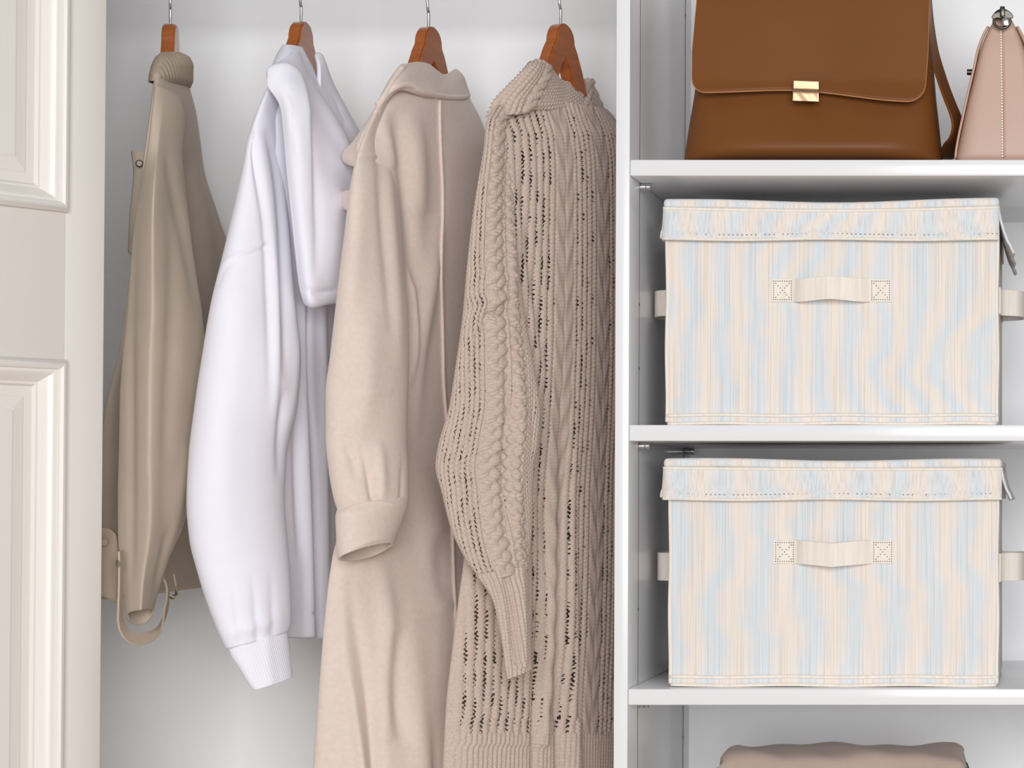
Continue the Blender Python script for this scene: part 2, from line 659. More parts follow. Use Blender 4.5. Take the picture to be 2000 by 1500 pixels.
def sheet(name, rows, m, parent, nu=40, nv=40, folds=(), thick=0.003, label=None, wob=0.0008, seed=0, wscale=18,
          relief=None, bulge=0.0):
    """A cloth panel through rows of (px, py, depth) points, with real thickness."""
    R = [catmull(np.array([at(*p) for p in r]), nu) for r in rows]
    R = np.array(R)
    G = np.stack([catmull(R[:, j], nv) for j in range(nu)], axis=1)
    N = smooth_normals(G)
    PX = project(G)
    disp = fold_disp(PX, folds) + wobble(G, wob, wscale, seed)
    if bulge:
        a = np.sin(np.linspace(0, math.pi, nu))[None, :] * np.sin(np.linspace(0, math.pi, nv))[:, None]
        disp = disp + bulge * a
    G = G + N * disp[..., None]
    if relief is not None:
        du = np.linalg.norm(np.diff(G, axis=1), axis=-1)
        U = np.concatenate([np.zeros((nv, 1)), np.cumsum(du, axis=1)], axis=1)
        dv = np.linalg.norm(np.diff(G, axis=0), axis=-1)
        V = np.concatenate([np.zeros((1, nu)), np.cumsum(dv, axis=0)], axis=0)
        G = G + N * relief(U, V, PX, None)[..., None]
    idx = np.arange(nv * nu).reshape(nv, nu)
    faces = np.stack([idx[:-1, :-1], idx[1:, :-1], idx[1:, 1:], idx[:-1, 1:]], -1).reshape(-1, 4)
    o = mesh_obj(name, G.reshape(-1, 3), faces, m, parent, label=label)
    sm = o.modifiers.new('thickness', 'SOLIDIFY')
    sm.thickness = thick
    sm.offset = 0
    return o


# ================================================================== THE SETTING
DEPTH = 0.53
X_DIV_L, X_DIV_R = at(1203, 300, 0)[0], at(1230, 300, 0)[0]
structure(box('floor', (-3.2, -3.6, -0.05), (2.2, 0.62, 0.0), MAT['floor']), 'pale wooden floor below the wardrobe')
structure(box('wall_back', (-1.62, DEPTH, 0.0), (1.0, DEPTH + 0.06, 2.2), MAT['wall']), 'smooth white back wall behind the hanging clothes')
structure(box('wall_left', (-1.62, -0.03, 0.0), (-1.52, DEPTH, 2.2), MAT['wall']), 'white side wall of the wardrobe hidden behind the door')
structure(box('ceiling', (-1.62, -0.03, 2.2), (1.0, DEPTH + 0.06, 2.24), MAT['wall']), 'white top panel over the wardrobe')
structure(box('wall_front', (-2.6, -0.06, 0.0), (-1.19, -0.03, 2.2), MAT['wall']), 'white wall beside the wardrobe behind the open door')

# door: hinged at the wardrobe's left jamb and swung wide open towards the room
HX, HY = at(203, 700, -0.04)[0], -0.04
door = bpy.data.objects.new('door_1', None)
door.location = (HX, HY, 0.0)
door.matrix_world = Matrix.Translation((HX, HY, 0))
COL.objects.link(door)
structure(door, 'open white panelled wardrobe door with moulded frames, nearest the left edge')
DA = math.radians(238)                       # direction of the door leaf away from its hinge
dd = Vector((math.cos(DA), math.sin(DA), 0))
dn = Vector((-dd.y, dd.x, 0))
if dn.y > 0:
    dn = -dn
if dn.x < 0:
    dn = -dn


def door_pt(a, z, out):
    """a metres from the hinge, z up, out from the leaf's face."""
    return Vector((HX, HY, 0)) + dd * a + dn * out + Vector((0, 0, z))


def door_slab(name, a0, a1, z0, z1, t0, t1, parent, bev=0.002):
    bm = bmesh.new()
    add_box(bm, (a0, t0, z0), (a1, t1, z1), bev)
    for v in bm.verts:
        v.co = door_pt(v.co.x, v.co.z, v.co.y)
    return bm_obj(name, bm, MAT['door'], parent, smooth=True)


# which door coordinates do the picture's edges have?
def door_a(px, py=700):
    lo, hi = 0.0, 0.6
    for _ in range(50):
        mid = (lo + hi) / 2
        q = project(np.array(door_pt(mid, 1.2, 0)))[0]
        if q > px:
            lo = mid
        else:
            hi = mid
    return lo


def door_z(a, py):
    lo, hi = 0.0, 2.4
    for _ in range(50):
        mid = (lo + hi) / 2
        if project(np.array(door_pt(a, mid, 0)))[1] > py:
            lo = mid
        else:
            hi = mid
    return lo


A_M = door_a(124)                        # outer edge of the mouldings
W_M = door_a(78) - A_M                   # moulding width
DW = 0.52
Z_UB = door_z(A_M, 415)                  # bottom of the upper panel
Z_LT = door_z(A_M, 703)                  # top of the lower panel
TH = 0.034
door_slab('stile', 0.0, A_M, 0.02, 2.15, -TH, 0, door)
door_slab('stile', DW - A_M, DW, 0.02, 2.15, -TH, 0, door)
door_slab('rail', A_M, DW - A_M, Z_LT, Z_UB, -TH, 0, door, 0.0005)
door_slab('rail', A_M, DW - A_M, 2.05, 2.15, -TH, 0, door, 0.0005)
door_slab('rail', A_M, DW - A_M, 0.02, 0.2, -TH, 0, door, 0.0005)


def door_panel(z0, z1):
    # raised field with a step and a sloped margin
    prof = [(0.0, -0.016), (0.014, -0.016), (0.016, -0.0145), (0.030, -0.0115), (0.033, -0.010), (0.034, -0.010)]
    a0, a1 = A_M + W_M * 0.9, DW - A_M - W_M * 0.9
    bm = bmesh.new()
    rings = []
    for ins, out in prof:
        rings.append([bm.verts.new(door_pt(a, z, out)) for a, z in ((a0 + ins, z0 + ins), (a1 - ins, z0 + ins), (a1 - ins, z1 - ins), (a0 + ins, z1 - ins))])
    for r0, r1 in zip(rings, rings[1:]):
        for k in range(4):
            bm.faces.new([r0[k], r0[(k + 1) % 4], r1[(k + 1) % 4], r1[k]])
    bm.faces.new(rings[-1])
    back = [bm.verts.new(door_pt(a, z, -TH)) for a, z in ((a0, z0), (a1, z0), (a1, z1), (a0, z1))]
    for k in range(4):
        bm.faces.new([rings[0][(k + 1) % 4], rings[0][k], back[k], back[(k + 1) % 4]])
    bm.faces.new(back[::-1])
    return bm_obj('panel', bm, MAT['door'], door)


def door_moulding(z0, z1):
    w = W_M
    prof = [(0, 0.0), (0.0, 0.005), (0.10, 0.009), (0.24, 0.010), (0.34, 0.008), (0.38, 0.004), (0.42, 0.0035),
            (0.55, 0.001), (0.70, -0.006), (0.80, -0.010), (0.84, -0.012), (0.92, -0.012), (1.0, -0.016), (1.0, -0.03), (0, -0.03)]
    bm = bmesh.new()
    rings = []
    for f, out in prof:
        i = f * w
        rings.append([bm.verts.new(door_pt(a, z, out)) for a, z in ((A_M + i, z0 + i), (DW - A_M - i, z0 + i), (DW - A_M - i, z1 - i), (A_M + i, z1 - i))])
    for r0, r1 in zip(rings, rings[1:] + rings[:1]):
        for k in range(4):
            bm.faces.new([r0[k], r0[(k + 1) % 4], r1[(k + 1) % 4], r1[k]])
    return bm_obj('moulding', bm, MAT['door'], door, smooth=True)


for z0, z1 in ((Z_UB, 2.05), (0.2, Z_LT)):
    door_panel(z0 + W_M * 0.9, z1 - W_M * 0.9)
    door_moulding(z0, z1)

# ================================================================== SHELVING UNIT
X_R = X_DIV_R + 0.80
unit = thing('shelving_unit', 'white lacquered built-in shelving unit with three visible shelf boards beside the clothes', 'shelves', ((X_DIV_L + X_R) / 2, DEPTH / 2, 0))
L_ = MAT['lacquer']
box('side_panel', (X_DIV_L, 0.0, 0.0), (X_DIV_R, DEPTH, 2.2), L_, unit, 0.0008)
box('side_panel', (X_R, 0.0, 0.0), (X_R + 0.018, DEPTH, 2.2), L_, unit, 0.0008)


def zz(py, Y=0.0):
    return at(1500, py, Y)[2]


shelves = [(312, 343), (830, 861), (1346, 1377), (1905, 1936)]
SH = []
for k, (p0, p1) in enumerate(shelves):
    z1, z0 = zz(p0), zz(p1)
    SH.append((z0, z1))
    box('shelf_board', (X_DIV_R + 0.0006, 0.0005, z0), (X_R - 0.0006, DEPTH - 0.002, z1), L_, unit, 0.0008)
SH.insert(0, (SH[0][0] + 0.58, SH[0][1] + 0.58))
box('shelf_board', (X_DIV_R + 0.0006, 0.0005, SH[0][0]), (X_R - 0.0006, DEPTH - 0.002, SH[0][1]), L_, unit, 0.0008)  # unseen top shelf, invented; set high so more light reaches the compartment
box('back_panel', (X_DIV_R, DEPTH - 0.012, 0.02), (X_R, DEPTH - 0.002, 2.19), MAT['wall'], unit)
# hole rows: narrow dark grooves on the inner face of the side panel, with the drilled holes
for Y in (0.074, 0.462):
    bm = bmesh.new()
    add_box(bm, (X_DIV_R - 0.004, Y - 0.0009, 0.3), (X_DIV_R + 0.0003, Y + 0.0009, 2.19))
    bm_obj('hole_groove', bm, MAT['groove'], unit)
for (z0, z1) in SH[1:4]:
    for Y in (0.074, 0.462):
        zc = z0 - 0.0048
        p = cyl('shelf_pin', (X_DIV_R + 0.0002, Y, zc), (X_DIV_R + 0.0145, Y, zc), 0.0046, MAT['chrome'], unit)
        cyl('pin_collar', (X_DIV_R + 0.0075, Y, zc), (X_DIV_R + 0.0092, Y, zc), 0.0053, MAT['chrome'], p)
for Y, py in ((0.074, 595), (0.462, 30), (0.074, 1190), (0.074, 720), (0.462, 1440)):
    z = at(1240, py, Y)[2]
    cyl('drilled_hole', (X_DIV_R - 0.003, Y, z), (X_DIV_R + 0.0006, Y, z), 0.0024, MAT['groove'], unit, seg=12)

# ================================================================== CLOTHES RAIL AND HANGERS
RAIL_Y = 0.25
HANG = [  # hook px, top of the wood py, turn of the hanger in degrees
    (333, 47, -12), (588, 43, 4), (837, 53, 12), (1095, 47, 18)]
Z_RAIL = at(800, -78, RAIL_Y)[2]
rail = thing('clothes_rail', 'round chrome clothes rail the hangers hook over', 'rail', (-1.0, RAIL_Y, Z_RAIL))
tube('rod', [(-1.52, RAIL_Y, Z_RAIL), (-1.0, RAIL_Y, Z_RAIL), (X_DIV_L, RAIL_Y, Z_RAIL)], 0.0125, MAT['chrome'], rail, n=6, seg=24)
for xa, xb in ((-1.52, -1.512), (X_DIV_L - 0.008, X_DIV_L)):
    cyl('rail_socket', (xa, RAIL_Y, Z_RAIL), (xb, RAIL_Y, Z_RAIL), 0.024, MAT['chrome'], rail)

hanger_labels = [
    'wooden hanger holding the khaki jacket, furthest left on the rail',
    'wooden hanger holding the white hoodie',
    'wooden hanger holding the pale camel coat',
    'wooden hanger holding the cable-knit cardigan']


def make_hanger(k):
    px, py, deg = HANG[k]
    a = math.radians(deg)
    o3 = at(px, py, RAIL_Y)
    t = thing('clothes_hanger', hanger_labels[k], 'hanger', tuple(o3), 'wooden hangers on the rail')
    h = np.array([math.sin(a), math.cos(a), 0])       # along the hanger, away from the room
    w = np.array([math.cos(a), -math.sin(a), 0])      # across its thickness
    # outline: rounded crown, shoulders sloping down, inner notch
    top = []
    for q in np.linspace(0, 1, 13):
        ang = math.pi * (0.5 - 0.5 * q)
        top.append((0.024 * math.cos(ang), 0.024 * math.sin(ang) - 0.024))
    top = [p for p in top]
    arm = [(0.032, -0.034), (0.046, -0.058), (0.059, -0.086), (0.073, -0.114), (0.086, -0.142), (0.108, -0.164), (0.130, -0.180), (0.133, -0.190), (0.127, -0.197)]
    inner = [(0.098, -0.187), (0.074, -0.168), (0.054, -0.144), (0.038, -0.112), (0.022, -0.080), (0.008, -0.054)]
    if k == 0:
        arm = [(x * 0.82, z) for x, z in arm]
        inner = [(x * 0.82, z) for x, z in inner]
    right = top + arm + inner
    left = [(-x, z) for x, z in right[::-1]]
    left = [p for p in left]
    outl = right + [(0.0, -0.047)] + left[:-1]
    bm = bmesh.new()
    T = 0.0085
    f0 = [bm.verts.new(tuple(o3 + h * x + w * T + np.array([0, 0, z]))) for x, z in outl]
    f1 = [bm.verts.new(tuple(o3 + h * x - w * T + np.array([0, 0, z]))) for x, z in outl]
    fa = bm.faces.new(f0)
    fb = bm.faces.new(f1[::-1])
    n = len(outl)
    for i in range(n):
        j = (i + 1) % n
        bm.faces.new([f0[i], f1[i], f1[j], f0[j]])
    bmesh.ops.recalc_face_normals(bm, faces=bm.faces[:])
    es = [e for e in bm.edges if sum(1 for f in e.link_faces if f in (fa, fb)) == 1]
    bmesh.ops.bevel(bm, geom=es, offset=0.002, segments=2, affect='EDGES')
    bmesh.ops.triangulate(bm, faces=[f for f in bm.faces if len(f.verts) > 4])
    bm_obj('wooden_body', bm, MAT['wood'], t, smooth=True)
    zr = Z_RAIL - o3[2]
    # hook: stem, sideways kick, crook over the rail
    r = 0.0150
    cpts = [(0, -0.004), (0, 0.016), (0.0, 0.02), (-0.0015, 0.026)]
    cc = zr
    for q in np.linspace(-0.62, 1.25, 14):
        an = -math.pi / 2 + -math.pi * q * 0.0
    hook = [(0, -0.006), (0, 0.018), (-0.003, 0.026), (-0.010, zr - 0.0155)]
    for q in np.linspace(200, -20, 12):
        hook.append((r * math.cos(math.radians(q)), zr + r * math.sin(math.radians(q))))
    pts = [tuple(o3 + h * x + np.array([0, 0, z])) for x, z in hook]
    tube('hook', pts, 0.0019, MAT['chrome'], t, n=70, seg=10)
    return t


for k in range(4):
    make_hanger(k)


def ribs(period, amp, axis='u'):
    def f(U, V, PX, K):
        x = U if axis == 'u' else V
        return amp * (np.abs(np.sin(math.pi * x / period)) - 0.5)
    return f


# ================================================================== KHAKI JACKET
J = thing('jacket', 'khaki beige cotton jacket with ribbed collar and hanging cuff strap, hung furthest left', 'jacket', tuple(at(330, 1200, 0.2)))
MJ = MAT['jacket']
# body: seen almost edge on
loft('body', [
    (310, 128, 360, 132, .11, .32, .010, .010),
    (304, 158, 363, 166, .09, .34, .014, .010),
    (298, 200, 368, 215, .06, .38, .022, 0.010),
    (284, 300, 376, 320, .05, .43, .030, 0.010),
    (270, 420, 410, 420, .06, .45, .032, 0.010),
    (252, 560, 440, 500, .08, .46, .032, 0.010),
    (235, 680, 455, 640, .09, .46, .032, 0.010),
    (205, 800, 455, 800, .10, .46, .030, 0.010),
    (188, 960, 440, 960, .10, .46, .028, 0.010),
    (180, 1080, 415, 1075, .10, .46, .026, 0.010),
    (180, 1172, 405, 1142, .10, .46, .024, 0.010),
], MJ, J, nu=70, nv=140, folds=[
    ([(372, 330), (405, 480), (420, 640)], 14, 6),
    ([(360, 300), (372, 420), (395, 560)], 8, -5),
], wob=0.002, seed=3)
loft('sleeve', [
    (304, 165, 352, 190, .075, .13, 0.012, .02),
    (297, 215, 362, 235, .055, .13, 0.020, .03),
    (288, 290, 357, 300, .045, .12, 0.028, .035),
    (273, 370, 364, 380, .035, .11, 0.065, .04),
    (260, 460, 374, 470, .03, .10, 0.073, .04),
    (254, 540, 384, 540, .03, .10, 0.076, .04),
    (248, 620, 396, 620, .03, .10, 0.076, .04),
    (239, 700, 402, 700, .03, .10, 0.076, .04),
    (234, 780, 398, 780, .03, .10, 0.076, .04),
    (232, 880, 388, 880, .03, .095, 0.076, .04),
    (230, 960, 376, 960, .03, .09, 0.073, .04),
    (230, 1030, 360, 1022, .03, .085, 0.065, .036),
    (234, 1100, 331, 1090, .03, .075, 0.054, .030),
    (240, 1150, 312, 1145, .03, .07, 0.045, .024),
    (247, 1200, 300, 1192, .03, .065, 0.036, .018),
], MJ, J, round_=True, nu=90, nv=220, folds=[
    ([(262, 430), (256, 640), (256, 900), (258, 1140)], 9, -5),
    ([(325, 290), (355, 430), (385, 600)], 10, -5),
    ([(330, 320), (340, 520), (330, 800), (318, 1080)], 16, -5),
    ([(372, 860), (345, 1010), (315, 1120)], 12, 5),
    ([(335, 1020), (318, 1080), (302, 1160)], 7, -4),
], wob=0.0008, seed=5, rear_drop=0.016, front_lift=0.004,
    ridge=((200, 330, 480, 700, 900, 1080, 1195), (.30, .30, .34, .34, .39, .52, .53), (200, 300, 420, 1200), (0.1, 0.6, 0.92, 0.92)))
# ribbed stand collar closing round the hanger's neck
loft('collar', [
    (318, 101, 350, 103, .16, .25, .006, .006),
    (312, 112, 359, 112, .13, .28, .016, .014),
    (307, 128, 364, 130, .11, .30, .019, .018),
    (304, 148, 364, 158, .095, .32, .019, .02),
    (303, 158, 362, 172, .095, .33, .016, .02),
], MAT['rib'], J, nu=150, nv=40, relief=ribs(0.011, 0.0022), wob=0.0004)
# front placket edge with its snap
pk = sheet('placket', [
    [(258, 294, .085), (272, 295, .075), (300, 297, .06)],
    [(263, 345, .085), (272, 345, .075), (290, 345, .06)],
    [(256, 420, .09), (266, 420, .08), (280, 420, .07)],
    [(253, 492, .10), (262, 500, .09), (272, 500, .08)],
], MJ, J, nu=14, nv=40, thick=0.004)
c = pt(272, 320, .066)
cyl('snap', c, c + Vector((0.0015, -0.004, 0)), 0.0046, MAT['snap'], pk, bev=0.3, label='dark metal snap')
# waistband tab at the left
tb = sheet('waist_tab', [
    [(170, 1020, .05), (200, 1029, .05), (215, 1033, .05)],
    [(170, 1040, .05), (205, 1042, .05), (228, 1047, .05)],
    [(170, 1100, .05), (205, 1105, .05), (231, 1085, .055)],
    [(170, 1155, .05), (200, 1165, .05), (228, 1178, .055)],
], MAT['strap'], J, nu=16, nv=30, thick=0.004)
c = pt(204, 1059, .046)
cyl('snap', c, c + Vector((0.0012, -0.003, 0)), 0.0052, MAT['strap'], tb, bev=0.3)
# cuff strap: loops under the sleeve end
st = [at(236, 1076, -.008), at(236, 1130, -.006), at(235, 1180, -.006), at(236, 1215, -.006), at(248, 1240, -.004), at(270, 1249, .005), at(295, 1240, .02), at(315, 1215, .04), at(326, 1180, .065), at(326, 1150, .085), at(316, 1122, .10)]
ribbon('cuff_strap', st, [(.12, -.98, .05), (.12, -.98, 0), (.1, -.95, -.25), (.06, -.85, -.5), (.06, -.85, -.5), (.15, -.95, -.2), (.3, -.95, 0), (.35, -.92, 0)], 0.019, 0.0024, MAT['strap'], J, n=80)
c = pt(234, 1101, -.013)
cyl('snap', c, c + Vector((-0.0035, -0.002, 0)), 0.0055, MAT['chrome'], J, bev=0.3, label='pale metal snap on the cuff strap')
ribbon('belt_loop', [at(318, 1150, .15), at(338, 1165, .15), at(344, 1150, .17), at(340, 1120, .17)], (.3, -.95, 0), 0.012, 0.002, MAT['strap'], J, n=24)

# ================================================================== WHITE HOODIE
H = thing('hoodie', 'white hooded sweatshirt hung between the khaki jacket and the camel coat', 'sweatshirt', tuple(at(560, 1260, 0.2)))
MH = MAT['hoodie']
loft('body', [
    (545, 150, 640, 160, .12, .30, .020, 0.014),
    (520, 185, 662, 215, .09, .32, .030, 0.014),
    (505, 240, 684, 270, .07, .33, .038, 0.014),
    (498, 340, 690, 360, .07, .34, .040, 0.014),
    (500, 480, 676, 480, .08, .34, .040, 0.014),
    (505, 620, 660, 620, .09, .34, .038, 0.014),
    (500, 760, 656, 760, .09, .34, .036, 0.014),
    (500, 900, 656, 900, .09, .34, .034, 0.014),
    (500, 1050, 656, 1050, .09, .34, .032, 0.014),
    (500, 1160, 656, 1160, .09, .34, .030, 0.014),
    (500, 1244, 656, 1248, .09, .34, .030, 0.014),
], MH, H, nu=110, nv=200, folds=[
    ([(600, 600), (604, 760), (612, 900), (620, 1240)], 6, -9, 'x'),
    ([(592, 600), (594, 800), (600, 1000), (606, 1240)], 9, 6, 'x'),
    ([(580, 740), (578, 900), (585, 1100)], 7, -5),
    ([(628, 600), (632, 800), (636, 1240)], 8, 5, 'x'),
    ([(560, 1196), (600, 1197), (650, 1199)], 2.5, -1.8, 'x'),
], wob=0.002, seed=9)
loft('sleeve', [
    (536, 146, 556, 168, .10, .14, .012, .012),
    (520, 176, 560, 192, .07, .14, .022, .02),
    (500, 222, 556, 240, .055, .13, .028, .03),
    (484, 268, 555, 300, .05, .125, .034, .035),
    (472, 330, 560, 370, .045, .12, .040, .04),
    (455, 410, 566, 450, .04, .115, .044, .045),
    (434, 500, 572, 540, .03, .11, .048, .05),
    (412, 590, 580, 620, .02, .105, .052, .05),
    (395, 690, 588, 700, .02, .10, .054, .05),
    (380, 790, 582, 790, .02, .10, .055, .05),
    (368, 890, 560, 890, .02, .095, .055, .05),
    (364, 980, 556, 980, .02, .09, .052, .05),
    (369, 1050, 561, 1050, .02, .09, .050, .046),
    (386, 1120, 566, 1110, .02, .085, .046, .042),
    (408, 1190, 569, 1175, .02, .08, .040, .038),
    (428, 1240, 570, 1212, .02, .08, .036, .034),
    (441, 1268, 563, 1234, .022, .075, .030, .028),
], MH, H, round_=True, nu=110, nv=260, folds=[
    ([(488, 262), (500, 310), (516, 400), (524, 480), (528, 640), (530, 800)], 9, -9, 'u'),
    ([(505, 300), (522, 420), (534, 540), (540, 700), (536, 820)], 9, 6),
    ([(520, 250), (540, 330), (552, 440), (558, 600), (560, 740)], 9, -8),
    ([(545, 300), (560, 430), (570, 560), (582, 680), (576, 780), (560, 850)], 8, 8),
    ([(556, 760), (548, 860), (546, 940)], 8, -7),
    ([(420, 552), (436, 516), (460, 499), (490, 488), (522, 474)], 3.0, 2.2, 'x'),
    ([(424, 560), (440, 524), (464, 507), (492, 496), (522, 482)], 4.0, -1.4, 'x'),
    ([(470, 560), (440, 720), (425, 900), (430, 1100)], 40, 6),
    ([(440, 1240), (490, 1225), (560, 1205)], 12, 3),
    ([(470, 1255), (462, 1200), (452, 1130)], 8, -2.5, 'u'),
    ([(505, 1245), (500, 1190), (494, 1110)], 8, -2.5, 'u'),
    ([(535, 1235), (534, 1180), (530, 1100)], 8, -2.5, 'u'),
], wob=0.002, seed=12)
hc, _, _ = loft('cuff', [
    (444, 1262, 561, 1230, .022, .075, .027, .024),
    (449, 1278, 563, 1242, .022, .072, .025, .022),
    (465, 1303, 567, 1275, .022, .07, .023, .02),
    (480, 1328, 570, 1305, .022, .066, .021, .018),
    (494, 1348, 572, 1322, .022, .064, .020, .016),
], MH, H, round_=True, nu=120, nv=50, relief=ribs(0.0034, 0.0006), wob=0.0006, folds=[([(520, 1240), (524, 1300), (530, 1340)], 12, 2, 'x')])
# yoke and neckband sitting round the hanger
loft('neckband', [
    (560, 87, 588, 94, .14, .20, .006, .012),
    (555, 103, 600, 130, .12, .22, .013, .02),
    (547, 124, 612, 160, .10, .26, .018, .024),
    (541, 142, 630, 190, .09, .30, .022, .028),
    (556, 168, 640, 225, .12, .32, .012, .014),
], MH, H, nu=70, nv=60, folds=[
    ([(548, 126), (566, 128), (590, 132)], 4, -3, 'x'),
    ([(532, 142), (556, 138), (576, 158), (588, 200)], 5, 5, 'x'),
], wob=0.001, seed=2)
# hood, hanging down behind in two layers
sheet('hood', [
    [(548, 130, .080), (562, 112, .105), (578, 100, .135), (590, 118, .165)],
    [(530, 150, .060), (556, 138, .070), (584, 146, .115), (606, 156, .17)],
    [(524, 168, .050), (562, 166, .052), (592, 182, .095), (626, 198, .165)],
    [(548, 205, .050), (570, 205, .045), (602, 218, .085), (650, 232, .16)],
    [(556, 260, .054), (576, 262, .042), (615, 278, .080), (676, 282, .155)],
    [(561, 320, .056), (582, 322, .044), (622, 338, .078), (692, 340, .15)],
    [(569, 400, .058), (590, 400, .048), (632, 412, .080), (698, 410, .15)],
    [(577, 480, .062), (600, 485, .052), (640, 488, .084), (698, 485, .15)],
    [(585, 550, .066), (606, 558, .056), (642, 556, .088), (696, 550, .15)],
    [(592, 580, .072), (609, 590, .062), (642, 586, .094), (694, 580, .155)],
    [(598, 594, .082), (612, 599, .076), (642, 592, .108), (690, 588, .165)],
    [(602, 588, .100), (614, 592, .096), (642, 584, .126), (686, 580, .18)],
], MH, H, nu=70, nv=150, thick=0.005, wob=0.0015, seed=4, folds=[
    ([(532, 150), (556, 141), (574, 160), (586, 205), (594, 260), (602, 330), (606, 420)], 9, 11, 'cu'),
    ([(592, 225), (600, 280), (610, 350), (618, 440), (616, 540)], 9, -4),
    ([(560, 170), (572, 215), (573, 280), (584, 360)], 7, -3),
    ([(600, 160), (640, 230), (680, 300)], 10, 4),
    ([(640, 330), (652, 450), (640, 560)], 24, 5),
    ([(592, 562), (620, 572), (660, 566)], 7, -4),
])
sheet('hood_far_side', [
    [(613, 109, .215), (618, 106, .225), (622, 112, .24)],
    [(619, 130, .205), (626, 128, .225), (632, 132, .25)],
    [(622, 165, .20), (634, 160, .23), (647, 165, .265)],
    [(622, 195, .20), (643, 195, .235), (663, 195, .28)],
    [(640, 228, .20), (662, 228, .24), (683, 230, .29)],
    [(660, 265, .20), (682, 265, .245), (703, 267, .295)],
    [(676, 325, .205), (696, 325, .25), (716, 325, .30)],
    [(680, 420, .21), (698, 420, .25), (714, 420, .30)],
], MH, H, nu=30, nv=70, thick=0.005, seed=8, folds=[([(622, 112), (640, 170), (690, 270)], 8, 4, 'x')])

# ================================================================== CAMEL COAT
C = thing('coat', 'long pale camel wool coat with turned collar and back seam', 'coat', tuple(at(760, 1700, 0.2)))
MC = MAT['coat']
_o, CBP, _p = loft('body', [
    (770, 160, 895, 165, .13, .36, .020, 0.014),
    (752, 186, 908, 196, .10, .39, .030, 0.014),
    (722, 235, 926, 236, .07, .42, .038, 0.014),
    (698, 290, 942, 290, .05, .44, .044, 0.014),
    (700, 380, 946, 380, .06, .45, .046, 0.014),
    (706, 520, 942, 520, .07, .45, .046, 0.014),
    (705, 680, 936, 680, .08, .45, .046, 0.014),
    (695, 860, 934, 860, .08, .45, .046, 0.014),
    (675, 1000, 934, 1000, .07, .45, .048, 0.014),
    (650, 1090, 930, 1090, .05, .40, .050, 0.014),
    (636, 1200, 915, 1200, .04, .30, .052, 0.014),
    (625, 1330, 905, 1330, .035, .25, .054, 0.014),
    (612, 1500, 900, 1500, .03, .24, .058, 0.014),
    (600, 1700, 900, 1700, .03, .24, .060, 0.014),
], MC, C, nu=150, nv=300, folds=[
    ([(862, 420), (838, 560), (815, 700), (806, 860)], 16, 10.5),
    ([(768, 215), (785, 300), (800, 420), (806, 560)], 15, -13.5),
    ([(742, 200), (752, 260), (772, 330)], 14, 9.0),
    ([(800, 210), (815, 300), (826, 420)], 20, 9.0),
    ([(835, 240), (842, 380), (850, 520)], 22, -4.5),
    ([(800, 520), (806, 600), (803, 690), (795, 760)], 5, 7.5),
    ([(815, 900), (850, 1080), (868, 1200)], 30, 9.0),
    ([(850, 1040), (858, 1120), (872, 1180)], 18, -7.5),
    ([(672, 1085), (668, 1180), (672, 1260), (690, 1380), (705, 1500), (715, 1650)], 12, 16.5, 'd'),
    ([(690, 1090), (686, 1160), (700, 1250), (722, 1370), (736, 1500), (745, 1650)], 13, -16.5, 'd'),
    ([(640, 1150), (645, 1300), (640, 1500), (636, 1650)], 14, -7.5, 'd'),
    ([(740, 1090), (755, 1200), (760, 1330), (752, 1450)], 20, 10.5),
    ([(775, 1230), (770, 1340), (790, 1460)], 16, -9.0),
    ([(800, 1150), (810, 1300), (825, 1500), (830, 1650)], 24, 9.0, 'd'),
    ([(845, 1380), (852, 1500), (856, 1650)], 14, -7.5, 'd'),
], wob=0.002, seed=21)
# piped centre-back seam, laid on the cloth
seam_pts = []
CBX = project(CBP).reshape(-1, 2)
CBP = CBP.reshape(-1, 3)


def on_body(px, py):
    return CBP[np.argmin(((CBX - np.array([px, py])) ** 2).sum(-1))]


